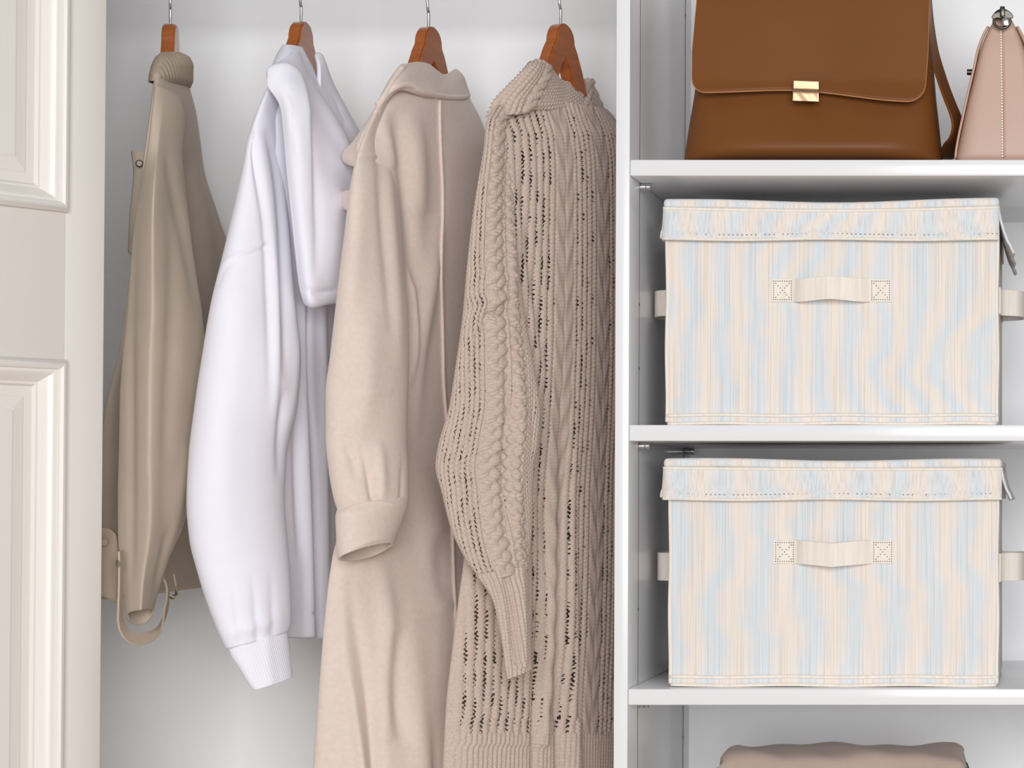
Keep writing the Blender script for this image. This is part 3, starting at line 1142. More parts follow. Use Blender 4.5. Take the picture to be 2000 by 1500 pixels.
for (x, y) in [(857, 194), (858, 240), (860, 300), (861, 360), (863, 420), (861, 480), (860, 550), (862, 620), (864, 690), (866, 750), (870, 830), (874, 900), (879, 980), (882, 1050), (885, 1130), (887, 1210), (888, 1300)]:
    p = on_body(x, y)
    seam_pts.append(p + np.array([0.0016, -0.0012, 0]))
tube('back_seam', seam_pts, 0.0022, MAT['coatedge'], C, n=140, seg=8)
loft('sleeve', [
    (768, 166, 796, 172, 0.100, 0.150, 0.006, 0.012),
    (748, 196, 778, 200, 0.075, 0.150, 0.012, 0.020),
    (726, 236, 766, 240, 0.055, 0.140, 0.017, 0.025),
    (708, 274, 763, 278, 0.042, 0.130, 0.021, 0.030),
    (695, 308, 768, 314, 0.034, 0.125, 0.025, 0.030),
    (689, 335, 773, 345, 0.030, 0.120, 0.029, 0.035),
    (681, 380, 779, 390, 0.025, 0.110, 0.034, 0.040),
    (673, 450, 785, 460, 0.025, 0.110, 0.038, 0.040),
    (663, 530, 790, 540, 0.012, 0.097, 0.040, 0.040),
    (654, 610, 797, 610, 0.004, 0.084, 0.042, 0.042),
    (645, 690, 799, 690, -0.004, 0.076, 0.042, 0.042),
    (636, 770, 797, 770, -0.012, 0.068, 0.042, 0.042),
    (636, 850, 795, 850, -0.015, 0.060, 0.042, 0.042),
    (642, 920, 798, 915, -0.015, 0.055, 0.042, 0.042),
    (652, 975, 799, 965, -0.015, 0.053, 0.040, 0.040),
    (660, 1000, 797, 984, -0.013, 0.050, 0.034, 0.036),
], MC, C, round_=True, nu=100, nv=220, folds=[
    ([(690, 306), (728, 311), (774, 319)], 3.0, -2.6, 'x'),
    ([(690, 300), (728, 305), (774, 313)], 4.0, 1.2, 'x'),
    ([(738, 235), (744, 320), (750, 420), (760, 540), (768, 660)], 11, -5),
    ([(750, 240), (757, 330), (765, 430), (776, 560), (784, 720)], 12, 6),
    ([(700, 340), (690, 500), (680, 640)], 20, 4),
    ([(720, 600), (715, 760), (690, 860)], 26, 5),
    ([(668, 850), (690, 900), (700, 940)], 14, -6),
    ([(700, 868), (718, 910), (732, 975)], 9, -8, 'd'),
    ([(740, 860), (744, 920), (748, 978)], 12, 5),
    ([(788, 880), (786, 930), (786, 982)], 5, -5, 'd'),
    ([(690, 760), (720, 768), (770, 762)], 8, 1.6),
], wob=0.0018, seed=24)
sheet_c, _, _ = loft('cuff', [
    (659, 992, 799, 968, -0.013, 0.053, 0.036, 0.036),
    (655, 1010, 797, 986, -0.017, 0.053, 0.041, 0.038),
    (656, 1040, 787, 1016, -0.017, 0.050, 0.039, 0.038),
    (657, 1070, 776, 1042, -0.017, 0.045, 0.038, 0.037),
    (660, 1091, 769, 1062, -0.015, 0.043, 0.036, 0.036),
], MC, C, round_=True, nu=80, nv=50, wob=0.0012, seed=30, thick=0.004, rear_drop=0.009, front_lift=0.006, folds=[
    ([(656, 1010), (700, 985), (735, 980), (797, 992)], 4, 2, 'x'),
    ([(660, 1088), (705, 1064), (745, 1052), (770, 1060)], 5, 1.5, 'x'),
])
# turned collar: stand, fall and rolled edge
sheet('collar', [
    [(786, 130, .10), (800, 123, .13), (832, 126, .19), (862, 147, .25), (884, 138, .31), (892, 141, .34)],
    [(768, 152, .085), (795, 140, .115), (832, 146, .175), (866, 160, .245), (893, 152, .31), (902, 152, .35)],
    [(752, 178, .075), (785, 158, .10), (830, 164, .165), (868, 175, .235), (898, 172, .31), (908, 170, .355)],
    [(742, 200, .072), (776, 168, .092), (828, 180, .155), (868, 188, .23), (902, 189, .31), (913, 184, .36)],
    [(742, 207, .078), (777, 174, .098), (828, 186, .162), (868, 193, .237), (902, 194, .315), (912, 189, .365)],
], MC, C, nu=90, nv=40, thick=0.007, wob=0.0006, seed=31)
edge = [at(738, 206, .07), at(756, 182, .079), at(776, 168, .088), at(800, 167, .115), at(828, 180, .150), at(868, 189, .226), at(902, 190, .306), at(913, 186, .357)]
tube('collar_edge', edge, 0.0042, MAT['coatedge'], C, n=80, seg=10)
lap = sheet('lapel', [
    [(752, 185, .082), (744, 200, .072), (738, 216, .064)],
    [(726, 232, .10), (722, 244, .08), (722, 256, .066)],
    [(694, 278, .11), (702, 286, .085), (712, 296, .068)],
    [(673, 300, .115), (688, 310, .09), (706, 322, .07)],
    [(676, 316, .12), (688, 322, .095), (700, 326, .075)],
], MAT['coatedge'], C, nu=20, nv=40, thick=0.007, wob=0.0004)
sheet('button_tab', [
    [(679, 376, .105), (686, 374, .09), (696, 372, .075)],
    [(668, 381, .118), (680, 380, .095), (696, 380, .075)],
    [(663, 390, .122), (678, 391, .097), (696, 392, .075)],
    [(666, 399, .120), (679, 402, .096), (696, 404, .075)],
    [(676, 407, .110), (684, 409, .092), (696, 411, .075)],
], MAT['coatedge'], C, nu=16, nv=16, thick=0.007, wob=0.0003)

# ================================================================== CABLE-KNIT CARDIGAN
K_ = thing('cardigan', 'taupe cable-knit cardigan hung against the white divider', 'cardigan', tuple(at(1030, 1760, 0.2)))
MK = MAT['knit']


def mesh_cell(u, v, sw, sh):
    k = np.floor(u / sw)
    x = (u / sw - k) - 0.5
    ph = v / sh + 0.5 * (k % 2) + 0.10 * np.sin(v * 160 + k * 2.1)
    y = ph - np.floor(ph) - 0.5
    return k, x, y


def rib_mesh(u, v, sw, sh, depth=0.0030):
    """Vertical ribs of V stitches with open holes between them."""
    k, x, y = mesh_cell(u, v, sw, sh)
    yv = v / sh + 0.5 * (k % 2) + 0.9 * np.abs(x)
    yv = yv - np.floor(yv) - 0.5
    ridge = np.cos(math.pi * x) ** 1.2
    stitch = 0.5 + 0.5 * np.cos(2 * math.pi * yv)
    hole = np.exp(-((np.abs(x) - 0.5) / 0.20) ** 2 - (y / 0.30) ** 2)
    return 0.0016 * ridge + 0.0014 * stitch * (0.4 + 0.6 * ridge) - depth * hole - 0.0010


def open_holes(u, v, sw, sh, size=1.0):
    k, x, y = mesh_cell(u, v, sw, sh)
    return np.exp(-((np.abs(x) - 0.5) / (0.24 * size)) ** 2 - (y / (0.34 * size)) ** 2)


def cable(u, v, uc, hw, period, flip=1):
    """Two fat strands crossing over and under one another; returns height and mask."""
    d = (u - uc) / hw
    ph = v / period * math.pi * 2
    c1 = 0.48 * np.cos(ph) * flip
    c2 = -c1
    top1 = np.sin(ph) * 0.5 + 0.5
    r = 0.56
    s1 = np.sqrt(np.clip(1 - ((d - c1) / r) ** 2, 0, 1))
    s2 = np.sqrt(np.clip(1 - ((d - c2) / r) ** 2, 0, 1))
    # fine yarn lines across each strand
    y1 = 0.0007 * np.cos(2 * math.pi * (v / 0.0042 + 1.2 * (d - c1)))
    y2 = 0.0007 * np.cos(2 * math.pi * (v / 0.0042 - 1.2 * (d - c2)))
    h1 = 0.0062 * s1 * (0.62 + 0.38 * top1) + y1 * (s1 > 0)
    h2 = 0.0062 * s2 * (1.0 - 0.38 * top1) + y2 * (s2 > 0)
    mask = 1 / (1 + np.exp((np.abs(d) - 1.0) / 0.06))
    return np.maximum(h1, h2) - 0.0018, mask


def chevron(u, v, uc, hw, period=0.052):
    """Stacked V of plain stitches, as on the back panel."""
    d = (u - uc) / hw
    ph = v / period + 0.75 * np.abs(d)
    y = ph - np.floor(ph)
    h = 0.0019 * np.exp(-((y - 0.45) / 0.30) ** 2) + 0.0004 * np.cos(2 * math.pi * (v / 0.0044)) - 0.0006 * np.abs(d)
    vee = -0.0016 * np.exp(-(d / 0.09) ** 2)
    mask = 1 / (1 + np.exp((np.abs(d) - 1.0) / 0.06))
    return h + vee, mask


def knit_holes(cables=(), vees=(), hem_at=None, sw=0.0068, sh=0.006, size=1.0):
    def f(U, V, PX, K):
        h = open_holes(U, V, sw, sh, size)
        for (uc, hw, per, fl) in cables:
            h = h * (np.abs(U - uc) > hw * 1.05)
        for (uc, hw) in vees:
            h = h * (np.abs(U - uc) > hw * 1.05)
        if hem_at is not None:
            h = h * (PX[..., 1] < hem_at)
        # the yarn closes up some of them
        return h * (0.90 + 0.2 * np.sin(U * 310 + 3 * np.sin(V * 47)) + 0.1 * np.sin(V * 230))
    return f


def knit(cables=(), vees=(), hem_at=None, sw=0.0068, sh=0.006):
    def f(U, V, PX, K):
        h = rib_mesh(U, V, sw, sh)
        for (uc, hw, per, fl) in cables:
            a, m = cable(U, V, uc, hw, per, fl)
            h = h * (1 - m) + a * m
        for (uc, hw) in vees:
            a, m = chevron(U, V, uc, hw)
            h = h * (1 - m) + a * m
        if hem_at is not None:
            m = 1 / (1 + np.exp(-(PX[..., 1] - hem_at) / 2.0))
            r = 0.0030 * np.abs(np.cos(math.pi * U / 0.0078)) - 0.0016 + 0.0005 * np.cos(2 * math.pi * V / 0.0045)
            h = h * (1 - m) + r * m
        return h
    return f


BV = ((-0.075, 0.021), (0.035, 0.019), (0.135, 0.018))
BC = ()
SC = ((0.004, 0.0165, 0.034, 1), (0.042, 0.0135, 0.030, -1))
CC = ((0.06, 0.014, 0.034, 1), (0.25, 0.018, 0.034, 1))
loft('body', [
    (1020, 190, 1180, 215, .12, .38, .020, 0.014),
    (988, 226, 1198, 238, .085, .42, .030, 0.014),
    (962, 270, 1216, 270, .06, .45, .040, 0.014),
    (955, 340, 1224, 340, .06, .46, .044, 0.014),
    (955, 480, 1226, 480, .07, .46, .044, 0.014),
    (955, 640, 1226, 640, .08, .46, .044, 0.014),
    (945, 800, 1226, 800, .08, .46, .044, 0.014),
    (920, 960, 1226, 960, .07, .46, .046, 0.014),
    (908, 1080, 1226, 1080, .06, .46, .048, 0.014),
    (897, 1160, 1226, 1160, .05, .46, .050, 0.014),
    (882, 1280, 1226, 1280, .045, .46, .052, 0.014),
    (871, 1380, 1226, 1380, .04, .46, .052, 0.014),
    (865, 1500, 1226, 1500, .04, .46, .052, 0.014),
    (862, 1600, 1226, 1600, .04, .46, .052, 0.014),
], MK, K_, nu=330, nv=900, rear=16, thick=0, folds=[
    ([(1095, 700), (1098, 900), (1095, 1100), (1092, 1300), (1095, 1500)], 8, -10, 'd'),
    ([(1075, 780), (1080, 950), (1075, 1200), (1060, 1450)], 9, 8, 'd'),
    ([(1118, 720), (1122, 1000), (1120, 1300), (1122, 1550)], 10, 8, 'd'),
    ([(1058, 860), (1060, 1050), (1050, 1300), (1046, 1500)], 8, -9, 'd'),
    ([(1128, 900), (1130, 1150), (1128, 1400)], 6, -7, 'd'),
    ([(990, 260), (1005, 380), (1020, 500), (1040, 640), (1062, 760)], 10, 6),
    ([(1010, 260), (1020, 400), (1040, 560), (1068, 720)], 10, -6),
    ([(930, 1300), (920, 1420), (915, 1560)], 26, 6, 'd'),
], wob=0.002, seed=41, relief=knit(vees=BV, cables=BC, hem_at=1432, sw=0.0140, sh=0.0058),
    holes=knit_holes(vees=BV, cables=BC, hem_at=1432, sw=0.0140, sh=0.0058, size=1.2))
loft('sleeve', [
    (1000, 190, 1025, 212, .085, .13, .012, .02),
    (965, 212, 1010, 238, .055, .13, .024, .03),
    (950, 240, 1000, 262, .04, .12, .030, .035),
    (945, 290, 998, 310, .035, .115, .034, .04),
    (933, 360, 1000, 370, .03, .11, .036, .04),
    (921, 440, 1006, 440, .025, .105, .040, .042),
    (912, 520, 1014, 520, .02, .10, .042, .042),
    (904, 610, 1024, 610, .02, .10, .044, .042),
    (889, 720, 1044, 720, .015, .10, .047, .044),
    (876, 800, 1056, 800, .015, .10, .048, .044),
    (856, 868, 1052, 868, .015, .095, .048, .044),
    (850, 910, 1043, 910, .015, .09, .047, .044),
    (862, 960, 1041, 955, .015, .09, .046, .042),
    (880, 1030, 1040, 1020, .015, .085, .042, .038),
    (908, 1090, 1036, 1075, .015, .08, .037, .034),
    (940, 1135, 1032, 1115, .015, .07, .030, .028),
], MK, K_, round_=True, nu=220, nv=620, rear=20, thick=0, folds=[
    ([(985, 250), (992, 340), (996, 430), (1000, 540), (1008, 640)], 5, 5),
    ([(940, 520), (970, 540), (1010, 545)], 10, 4),
    ([(905, 640), (950, 590), (1005, 575)], 9, 6),
    ([(910, 668), (955, 622), (1005, 604)], 9, -6),
    ([(985, 700), (988, 800), (985, 900), (982, 1060)], 7, -8),
    ([(1005, 700), (1015, 820), (1010, 950), (1005, 1080)], 11, 7),
    ([(1040, 740), (1042, 840), (1035, 930)], 6, -5),
    ([(920, 720), (915, 860), (930, 980)], 18, 5),
], wob=0.0018, seed=43, relief=knit(cables=SC), holes=knit_holes(cables=SC))


def cuff_rib(U, V, PX, K):
    return 0.0030 * np.abs(np.cos(math.pi * U / 0.0068)) - 0.0016 + 0.0005 * np.cos(2 * math.pi * V / 0.0042)


loft('cuff', [
    (928, 1122, 1036, 1102, .012, .075, .033, .03),
    (944, 1142, 1032, 1122, .012, .07, .030, .028),
    (962, 1172, 1032, 1160, .012, .065, .027, .024),
    (972, 1210, 1034, 1200, .012, .062, .024, .022),
    (981, 1262, 1036, 1250, .012, .058, .021, .018),
    (986, 1296, 1037, 1286, .012, .055, .019, .016),
    (991, 1326, 1039, 1304, .012, .05, .017, .015),
], MK, K_, round_=True, nu=150, nv=200, rear=20, thick=0.004, relief=cuff_rib, wob=0.001, seed=45, folds=[
    ([(988, 1130), (1000, 1200), (1004, 1290)], 8, -6, 'x'), ([(1014, 1110), (1018, 1200), (1018, 1300)], 8, 5, 'x')])
sheet('collar', [
    [(1040, 124, .10), (1056, 119, .13), (1076, 140, .19), (1092, 160, .24), (1118, 164, .29), (1150, 154, .34)],
    [(1016, 146, .085), (1045, 140, .105), (1078, 164, .175), (1100, 176, .235), (1132, 178, .30), (1160, 176, .355)],
    [(990, 172, .070), (1030, 165, .09), (1074, 186, .16), (1104, 196, .225), (1142, 198, .30), (1170, 200, .37)],
    [(966, 198, .060), (1016, 190, .08), (1066, 204, .145), (1106, 212, .22), (1148, 216, .30), (1179, 220, .38)],
    [(952, 226, .058), (1008, 222, .076), (1054, 215, .14), (1096, 221, .21), (1142, 228, .30), (1182, 226, .385)],
], MK, K_, nu=260, nv=150, thick=0.006, wob=0.0012, seed=47, relief=knit(cables=CC, sw=0.0085), folds=[
    ([(950, 228), (1006, 226), (1050, 214), (1100, 221), (1180, 227)], 4, -3, 'x')])

# ================================================================== STORAGE BOXES
def sub_grid_box(bm, lo, hi, bev, cuts=0):
    add_box(bm, lo, hi, bev, 3)


def storage_box(kind, px, depth0, fab, label, skew):
    """px: body (L, R, top, bottom), lid (L, R, top, bottom), handle (L, R, y0, y1), side handle y0, y1"""
    (bl, br, bt, bb), (ll, lr, lt, lb), (hl, hr, h0, h1), (s0, s1), shelf_z = px
    Yf, Yb = depth0, depth0 + 0.31
    p0, p1 = at(bl, bb, Yf), at(br, bt, Yf)
    x0, x1 = p0[0], p1[0]
    z0, z1 = shelf_z + 0.0006, at(bl, lt, Yf)[2] - 0.004
    zl = at(bl, lb, Yf)[2]
    T = thing('storage_box', label, 'storage box', ((x0 + x1) / 2, (Yf + Yb) / 2, shelf_z), 'lidded fabric storage boxes')
    fm = MAT[fab]
    # body: panels faintly bowed
    bm = bmesh.new()
    add_box(bm, (x0, Yf, z0), (x1, Yb, z1 - 0.006), 0.004, 3)
    bm_obj('body', bm, fm, T, smooth=True)
    # bottom binding and corner piping
    for (a, b) in (((x0, Yf - 0.0008, z0 + 0.012), (x1, Yf - 0.0008, z0 + 0.012)), ((x0 + 0.002, Yf - 0.0005, z0 + 0.002), (x1 - 0.002, Yf - 0.0005, z0 + 0.002))):
        pts = [np.array(a) * (1 - q) + np.array(b) * q + np.array([0, 0, 0.0006 * math.sin(q * 17 + z0 * 50)]) for q in np.linspace(0, 1, 12)]
        tube('binding', pts, 0.0021, MAT['tape'], T, n=60, seg=8)
    for x in (x0 + 0.0008, x1 - 0.0008):
        pts = [(x + 0.0006 * math.sin(q * 11 + x * 40), Yf + 0.0008, z0 + 0.004 + (zl - z0 + 0.01) * q) for q in np.linspace(0, 1, 10)]
        tube('corner_piping', pts, 0.0023, MAT['tape'], T, n=60, seg=8)
    # lid: top with a dipping soft edge, front, side and back skirts
    X0, X1 = at(ll, lt, Yf)[0], at(lr, lt, Yf)[0]
    zt = at(ll, lt, Yf)[2]
    nx, ny = 40, 16
    V, Fc = [], []
    lid = None
    bm = bmesh.new()
    add_box(bm, (X0, Yf - 0.006, zt - 0.012), (X1, Yb + 0.006, zt), 0.0045, 3)
    bmesh.ops.subdivide_edges(bm, edges=[e for e in bm.edges if abs(e.verts[0].co.x - e.verts[1].co.x) > 0.2], cuts=24, use_grid_fill=True)
    for v in bm.verts:
        q = (v.co.x - X0) / (X1 - X0)
        v.co.z += skew[0] * math.sin(q * math.pi) + skew[1] * (q - 0.5) + 0.0012 * math.sin(q * 9.0)
    lid = bm_obj('lid', bm, fm, T, smooth=True)
    zs = zt - 0.011

    def skirt(name, A, B, out, zb, flare, n=50):
        A, B, out = np.array(A), np.array(B), np.array(out)
        rows = []
        for r in np.linspace(0, 1, 12):
            row = []
            for q in np.linspace(0, 1, n):
                zz_ = zs + (zb - zs) * r
                top = skew[0] * math.sin(q * math.pi) + skew[1] * (q - 0.5)
                p = A * (1 - q) + B * q + out * (flare * r ** 1.5 + 0.0012 * math.sin(q * 15 + 1) * r)
                if r > 0.78:
                    p = p + out * 0.0012
                row.append([p[0], p[1], zz_ + top * (1 - r) + 0.0008 * math.sin(q * 12 + 2) * r])
            rows.append(row)
        G = np.array(rows)
        idx = np.arange(12 * n).reshape(12, n)
        fc = np.stack([idx[:-1, :-1], idx[1:, :-1], idx[1:, 1:], idx[:-1, 1:]], -1).reshape(-1, 4)
        o = mesh_obj(name, G.reshape(-1, 3), fc, fm, lid)
        sm = o.modifiers.new('thickness', 'SOLIDIFY')
        sm.thickness = 0.003
        sm.offset = 0
        return o
    skirt('front_skirt', (X0, Yf - 0.0055, 0), (X1, Yf - 0.0055, 0), (0, -1, 0), zl, 0.003)
    skirt('side_skirt', (X1 - 0.001, Yf - 0.004, 0), (X1 - 0.001, Yb, 0), (1, 0, 0), zl - skew[3], skew[2], 30)
    skirt('side_skirt', (X0 + 0.001, Yb, 0), (X0 + 0.001, Yf - 0.004, 0), (-1, 0, 0), zl + 0.002, 0.003, 30)
    skirt('back_skirt', (X1, Yb + 0.005, 0), (X0, Yb + 0.005, 0), (0, 1, 0), zl, 0.003, 30)
    pts = [(X0 + (X1 - X0) * q, Yf - 0.0066, zs - 0.001 + skew[0] * math.sin(q * math.pi) + skew[1] * (q - 0.5)) for q in np.linspace(0, 1, 14)]
    tube('lid_piping', pts, 0.0022, MAT['tape'], lid, n=80, seg=8)
    pts = [(X0 + (X1 - X0) * q, Yf - 0.0105, zl + 0.0008 + 0.0008 * math.sin(q * 12 + 2)) for q in np.linspace(0, 1, 20)]
    tube('hem_binding', pts, 0.0019, MAT['tape'], lid, n=80, seg=8)
    # stitches: row of needle holes along the skirt
    V, Fc = [], []

    def dot(x, y, z, w, hgt, nrm=(0, -1, 0)):
        b0 = len(V)
        for (dx, dz) in ((-w, -hgt), (w, -hgt), (w, hgt), (-w, hgt)):
            V.append((x + dx, y, z + dz))
        for (dx, dz) in ((-w, -hgt), (w, -hgt), (w, hgt), (-w, hgt)):
            V.append((x + dx * .6, y - 0.0006, z + dz * .6))
        for k in range(4):
            Fc.append((b0 + k, b0 + (k + 1) % 4, b0 + 4 + (k + 1) % 4, b0 + 4 + k))
        Fc.append((b0 + 4, b0 + 5, b0 + 6, b0 + 7))
    n = 74
    for k in range(n):
        q = (k + 0.5) / n
        if random.random() < 0.12:
            continue
        dot(X0 + (X1 - X0) * q, Yf - 0.0107, zl + 0.0068 + 0.0008 * math.sin(q * 12 + 2), 0.0008, 0.0005)
    so = mesh_obj('stitching', V, Fc, MAT['hole'], lid, smooth=False)
    so['kind'] = 'stuff'
    # front handle: two stitched ends, loop standing off the face
    hx0, hx1 = at(hl, h0, Yf)[0], at(hr, h0, Yf)[0]
    hz0, hz1 = at(hl, h1, Yf)[2], at(hl, h0, Yf)[2]
    hz, hw = (hz0 + hz1) / 2, hz1 - hz0
    e = 0.027
    path = [(hx0, Yf - 0.0016, hz), (hx0 + e * .5, Yf - 0.0017, hz), (hx0 + e, Yf - 0.002, hz), (hx0 + e + 0.012, Yf - 0.012, hz - 0.0005),
            (hx0 + e + 0.034, Yf - 0.021, hz + skew[4] * 0.55), ((hx0 + hx1) / 2, Yf - 0.025, hz + skew[4] * 0.8), (hx1 - e - 0.034, Yf - 0.021, hz + skew[4] * 0.55),
            (hx1 - e - 0.012, Yf - 0.012, hz - 0.0005), (hx1 - e, Yf - 0.002, hz), (hx1 - e * .5, Yf - 0.0017, hz), (hx1, Yf - 0.0016, hz)]
    hd = ribbon('handle', path, (0, 0, 1), hw, 0.0026, MAT['tape'], T, n=110)
    V, Fc = [], []
    for c0 in (hx0 + e * .5, hx1 - e * .5):
        a = e * 0.40
        hh = hw * 0.40
        for q in np.linspace(-1, 1, 9):
            for (x, z) in ((c0 + a * q, hz + hh), (c0 + a * q, hz - hh), (c0 - a, hz + hh * q), (c0 + a, hz + hh * q), (c0 + a * q, hz + hh * q), (c0 + a * q, hz - hh * q)):
                dot(x, Yf - 0.0029, z, 0.0006, 0.0006)
    so = mesh_obj('stitching', V, Fc, MAT['hole'], hd, smooth=False)
    so['kind'] = 'stuff'
    # side handles at mid depth
    ym = (Yf + Yb) / 2
    za, zb = at(1980, s1, ym)[2], at(1980, s0, ym)[2]
    for x, sg in ((x0, -1), (x1, 1)):
        ln = 0.036 if sg < 0 else 0.031
        P = [(x + sg * 0.0012, ym - 0.085, (za + zb) / 2), (x + sg * 0.002, ym - 0.055, (za + zb) / 2), (x + sg * ln * .8, ym - 0.035, (za + zb) / 2),
             (x + sg * ln, ym, (za + zb) / 2), (x + sg * ln * .8, ym + 0.035, (za + zb) / 2), (x + sg * 0.002, ym + 0.055, (za + zb) / 2), (x + sg * 0.0012, ym + 0.085, (za + zb) / 2)]
        ribbon('handle', P, (0, 0, 1), zb - za, 0.0026, MAT['tape'], T, n=60)
    return T


storage_box('upper', ((1301, 1949, 470, 829), (1297, 1952, 388, 470), (1507, 1742, 545, 590), (572, 622), SH[2][1]), 0.03, 'box1',
            'pale lidded fabric storage box on the middle shelf, under the handbags', (-0.0035, 0.001, 0.016, 0.016, 0.002))
storage_box('lower', ((1307, 1949, 975, 1343), (1297, 1957, 896, 976), (1511, 1746, 1055, 1101), (1078, 1132), SH[3][1]), 0.03, 'box2',
            'pale lidded fabric storage box on the lower shelf, above the folded textiles', (-0.001, -0.001, 0.010, 0.0, -0.004))

# ================================================================== BROWN LEATHER BAG
BZ = SH[1][1]
B = thing('satchel', 'brown leather satchel with large front flap and gold clasp', 'bag', tuple(at(1580, 312, 0.14)))
B.location.z = BZ
B.matrix_world = Matrix.Translation(B.location)
ML = MAT['leather']


def bag_loft(name, rows, m, parent, nu=96, ex=4.0, label=None, bulge=None, nv=60, grow=1.0):
    """rows: (py, Lx, Rx, Yf, Yb): rounded-rectangle section at each height, closed top and bottom."""
    K = np.asarray(rows, float)
    s = np.linspace(0, 1, nv)
    k = np.linspace(0, 1, len(K))
    R = np.stack([catmull(np.c_[k * 1e6, K[:, j]], nv)[:, 1] for j in range(5)], -1)
    V = []
    a = np.linspace(0, 2 * math.pi, nu, endpoint=False)
    ca, sa = np.cos(a), np.sin(a)
    sx = np.sign(ca) * np.abs(ca) ** (2 / ex)
    sy = np.sign(sa) * np.abs(sa) ** (2 / ex)
    for i in range(nv):
        py, L, Rr, yf, yb = R[i]
        p0, p1 = at(L, py, yf), at(Rr, py, yf)
        cx, rx = (p0[0] + p1[0]) / 2, (p1[0] - p0[0]) / 2 * grow
        cy, ry = (yf + yb) / 2, (yb - yf) / 2
        x = cx + rx * sx
        y = cy + ry * sy
        if bulge is not None:
            y = y - bulge(sx, s[i]) * (sy < 0) * np.clip(-sy, 0, 1)
        z = np.full(nu, max(p0[2], BZ + 0.0006))
        V.append(np.stack([x, y, z], -1))
    V = np.array(V)
    idx = np.arange(nv * nu).reshape(nv, nu)
    r = np.roll(idx, -1, axis=1)
    fc = [tuple(q) for q in np.stack([idx[:-1], r[:-1], r[1:], idx[1:]], -1).reshape(-1, 4)]
    fc.append(tuple(idx[0][::-1]))
    fc.append(tuple(idx[-1]))
    return mesh_obj(name, V.reshape(-1, 3), fc, m, parent, label=label)


def brown_bulge(sx, t):
    # soft pouch: swells above the base fold
    return 0.020 * np.exp(-((t - 0.80) / 0.16) ** 2) * (1 - np.abs(sx) ** 3)


bag_loft('body', [
    (-150, 1400, 1790, .115, .165), (-110, 1378, 1806, .095, .175), (-60, 1370, 1812, .085, .18), (60, 1360, 1816, .075, .19),
    (160, 1350, 1822, .068, .195), (230, 1338, 1829, .06, .20), (280, 1330, 1834, .058, .20), (305, 1327, 1836, .062, .20), (313, 1330, 1835, .070, .20)],
    ML, B, bulge=brown_bulge, ex=5.0)
# flap, over the back and down the front, with a wavy cut edge
flap_rows = []
edge_l = [(1352, 150), (1353, 162), (1362, 174), (1376, 179)]


def flap_edge(q):
    """lower edge of the flap at fraction q from left to right, corners rounded"""
    y = np.interp(q, np.linspace(0, 1, 41), FLAP_Y)
    d = min(q, 1 - q) * 452.0
    r = 26.0 if q < 0.5 else 34.0
    if d < r:
        y -= r * (1 - math.sqrt(max(0.0, 1 - ((r - d) / r) ** 2)))
    return y


_q = np.linspace(0, 1, 41)
FLAP_Y = np.interp(_q, [0, .12, .25, .42, .55, .72, .86, 1.0], [180, 180, 177, 175, 179, 189, 197, 198])
FLAP_Y = np.convolve(np.pad(FLAP_Y, 3, mode='edge'), np.ones(7) / 7, mode='valid')
QS = 0.45 * np.linspace(0, 1, 130) + 0.55 * (1 - np.cos(np.linspace(0, math.pi, 130))) / 2
nfu, nfv = 130, 60
G = []
for v in np.linspace(0, 1, nfv):
    row = []
    for q in QS:
        pyb = float(flap_edge(q))
        py = -118 + (pyb + 118) * v
        xl = np.interp(py, [-118, 0, 100, 200], [1372, 1362, 1353, 1352])
        xr = np.interp(py, [-118, 0, 100, 200], [1806, 1815, 1812, 1805])
        px = xl + (xr - xl) * q
        Yv = np.interp(py, [-118, -60, 60, 160, 200], [.090, .078, .066, .056, .047])
        Yv -= 0.006 * math.sin(q * math.pi) * v + 0.003 * math.sin(q * 7.5 + 0.8) * v * v
        row.append(at(px, py, Yv))
    G.append(row)
# part that goes over the top of the bag
top = []
for a in np.linspace(0, 1, 8)[:-1]:
    row = []
    for q in QS:
        px = 1376 + (1804 - 1376) * q
        y = .178 + (.095 - .178) * a
        row.append(at(px, -118 - 34 * math.sin(math.pi * (0.15 + 0.8 * a)), y))
    top.append(row)
G = np.array(top + G)
idx = np.arange(G.shape[0] * nfu).reshape(G.shape[0], nfu)
fc = np.stack([idx[:-1, :-1], idx[1:, :-1], idx[1:, 1:], idx[:-1, 1:]], -1).reshape(-1, 4)
flap = mesh_obj('flap', G.reshape(-1, 3), fc, ML, B)
sm = flap.modifiers.new('thickness', 'SOLIDIFY')
sm.thickness = 0.0032
sm.offset = 0
ep = [G[-1, j] + np.array([0, -0.0004, -0.0004]) for j in range(nfu)]
lside = [G[i, 0] for i in range(20, G.shape[0])]
rside = [G[i, -1] for i in range(G.shape[0] - 1, 20, -1)]
tube('cut_edge', np.array(lside + ep + rside), 0.0011, MAT['leatheredge'], flap, smooth_path=False, seg=8)
# clasp: bent gold plate
cm = bmesh.new()
p = at(1574, 178, .036)
cx_, cz_ = p[0], p[2]
cw = (at(1600, 178, .036)[0] - at(1549, 178, .036)[0]) / 2
ch_ = (at(1574, 157, .036)[2] - at(1574, 198, .036)[2]) / 2
grid = []
for i, v in enumerate(np.linspace(-1, 1, 24)):
    row = []
    for j, u in enumerate(np.linspace(-1, 1, 24)):
        bulge_ = 0.0 if v > -0.05 else 0.004
        y = .0385 - 0.0035 / (1 + math.exp((v + 0.0) / 0.05)) + 0.0003 * math.sin(u * 5 + v * 3) * (v < 0.1)
        row.append(cm.verts.new((cx_ + cw * u * (1.0 - 0.02 * v), y, cz_ + ch_ * v - 0.0006 * u)))
    grid.append(row)
for i in range(23):
    for j in range(23):
        cm.faces.new([grid[i][j], grid[i][j + 1], grid[i + 1][j + 1], grid[i + 1][j]])
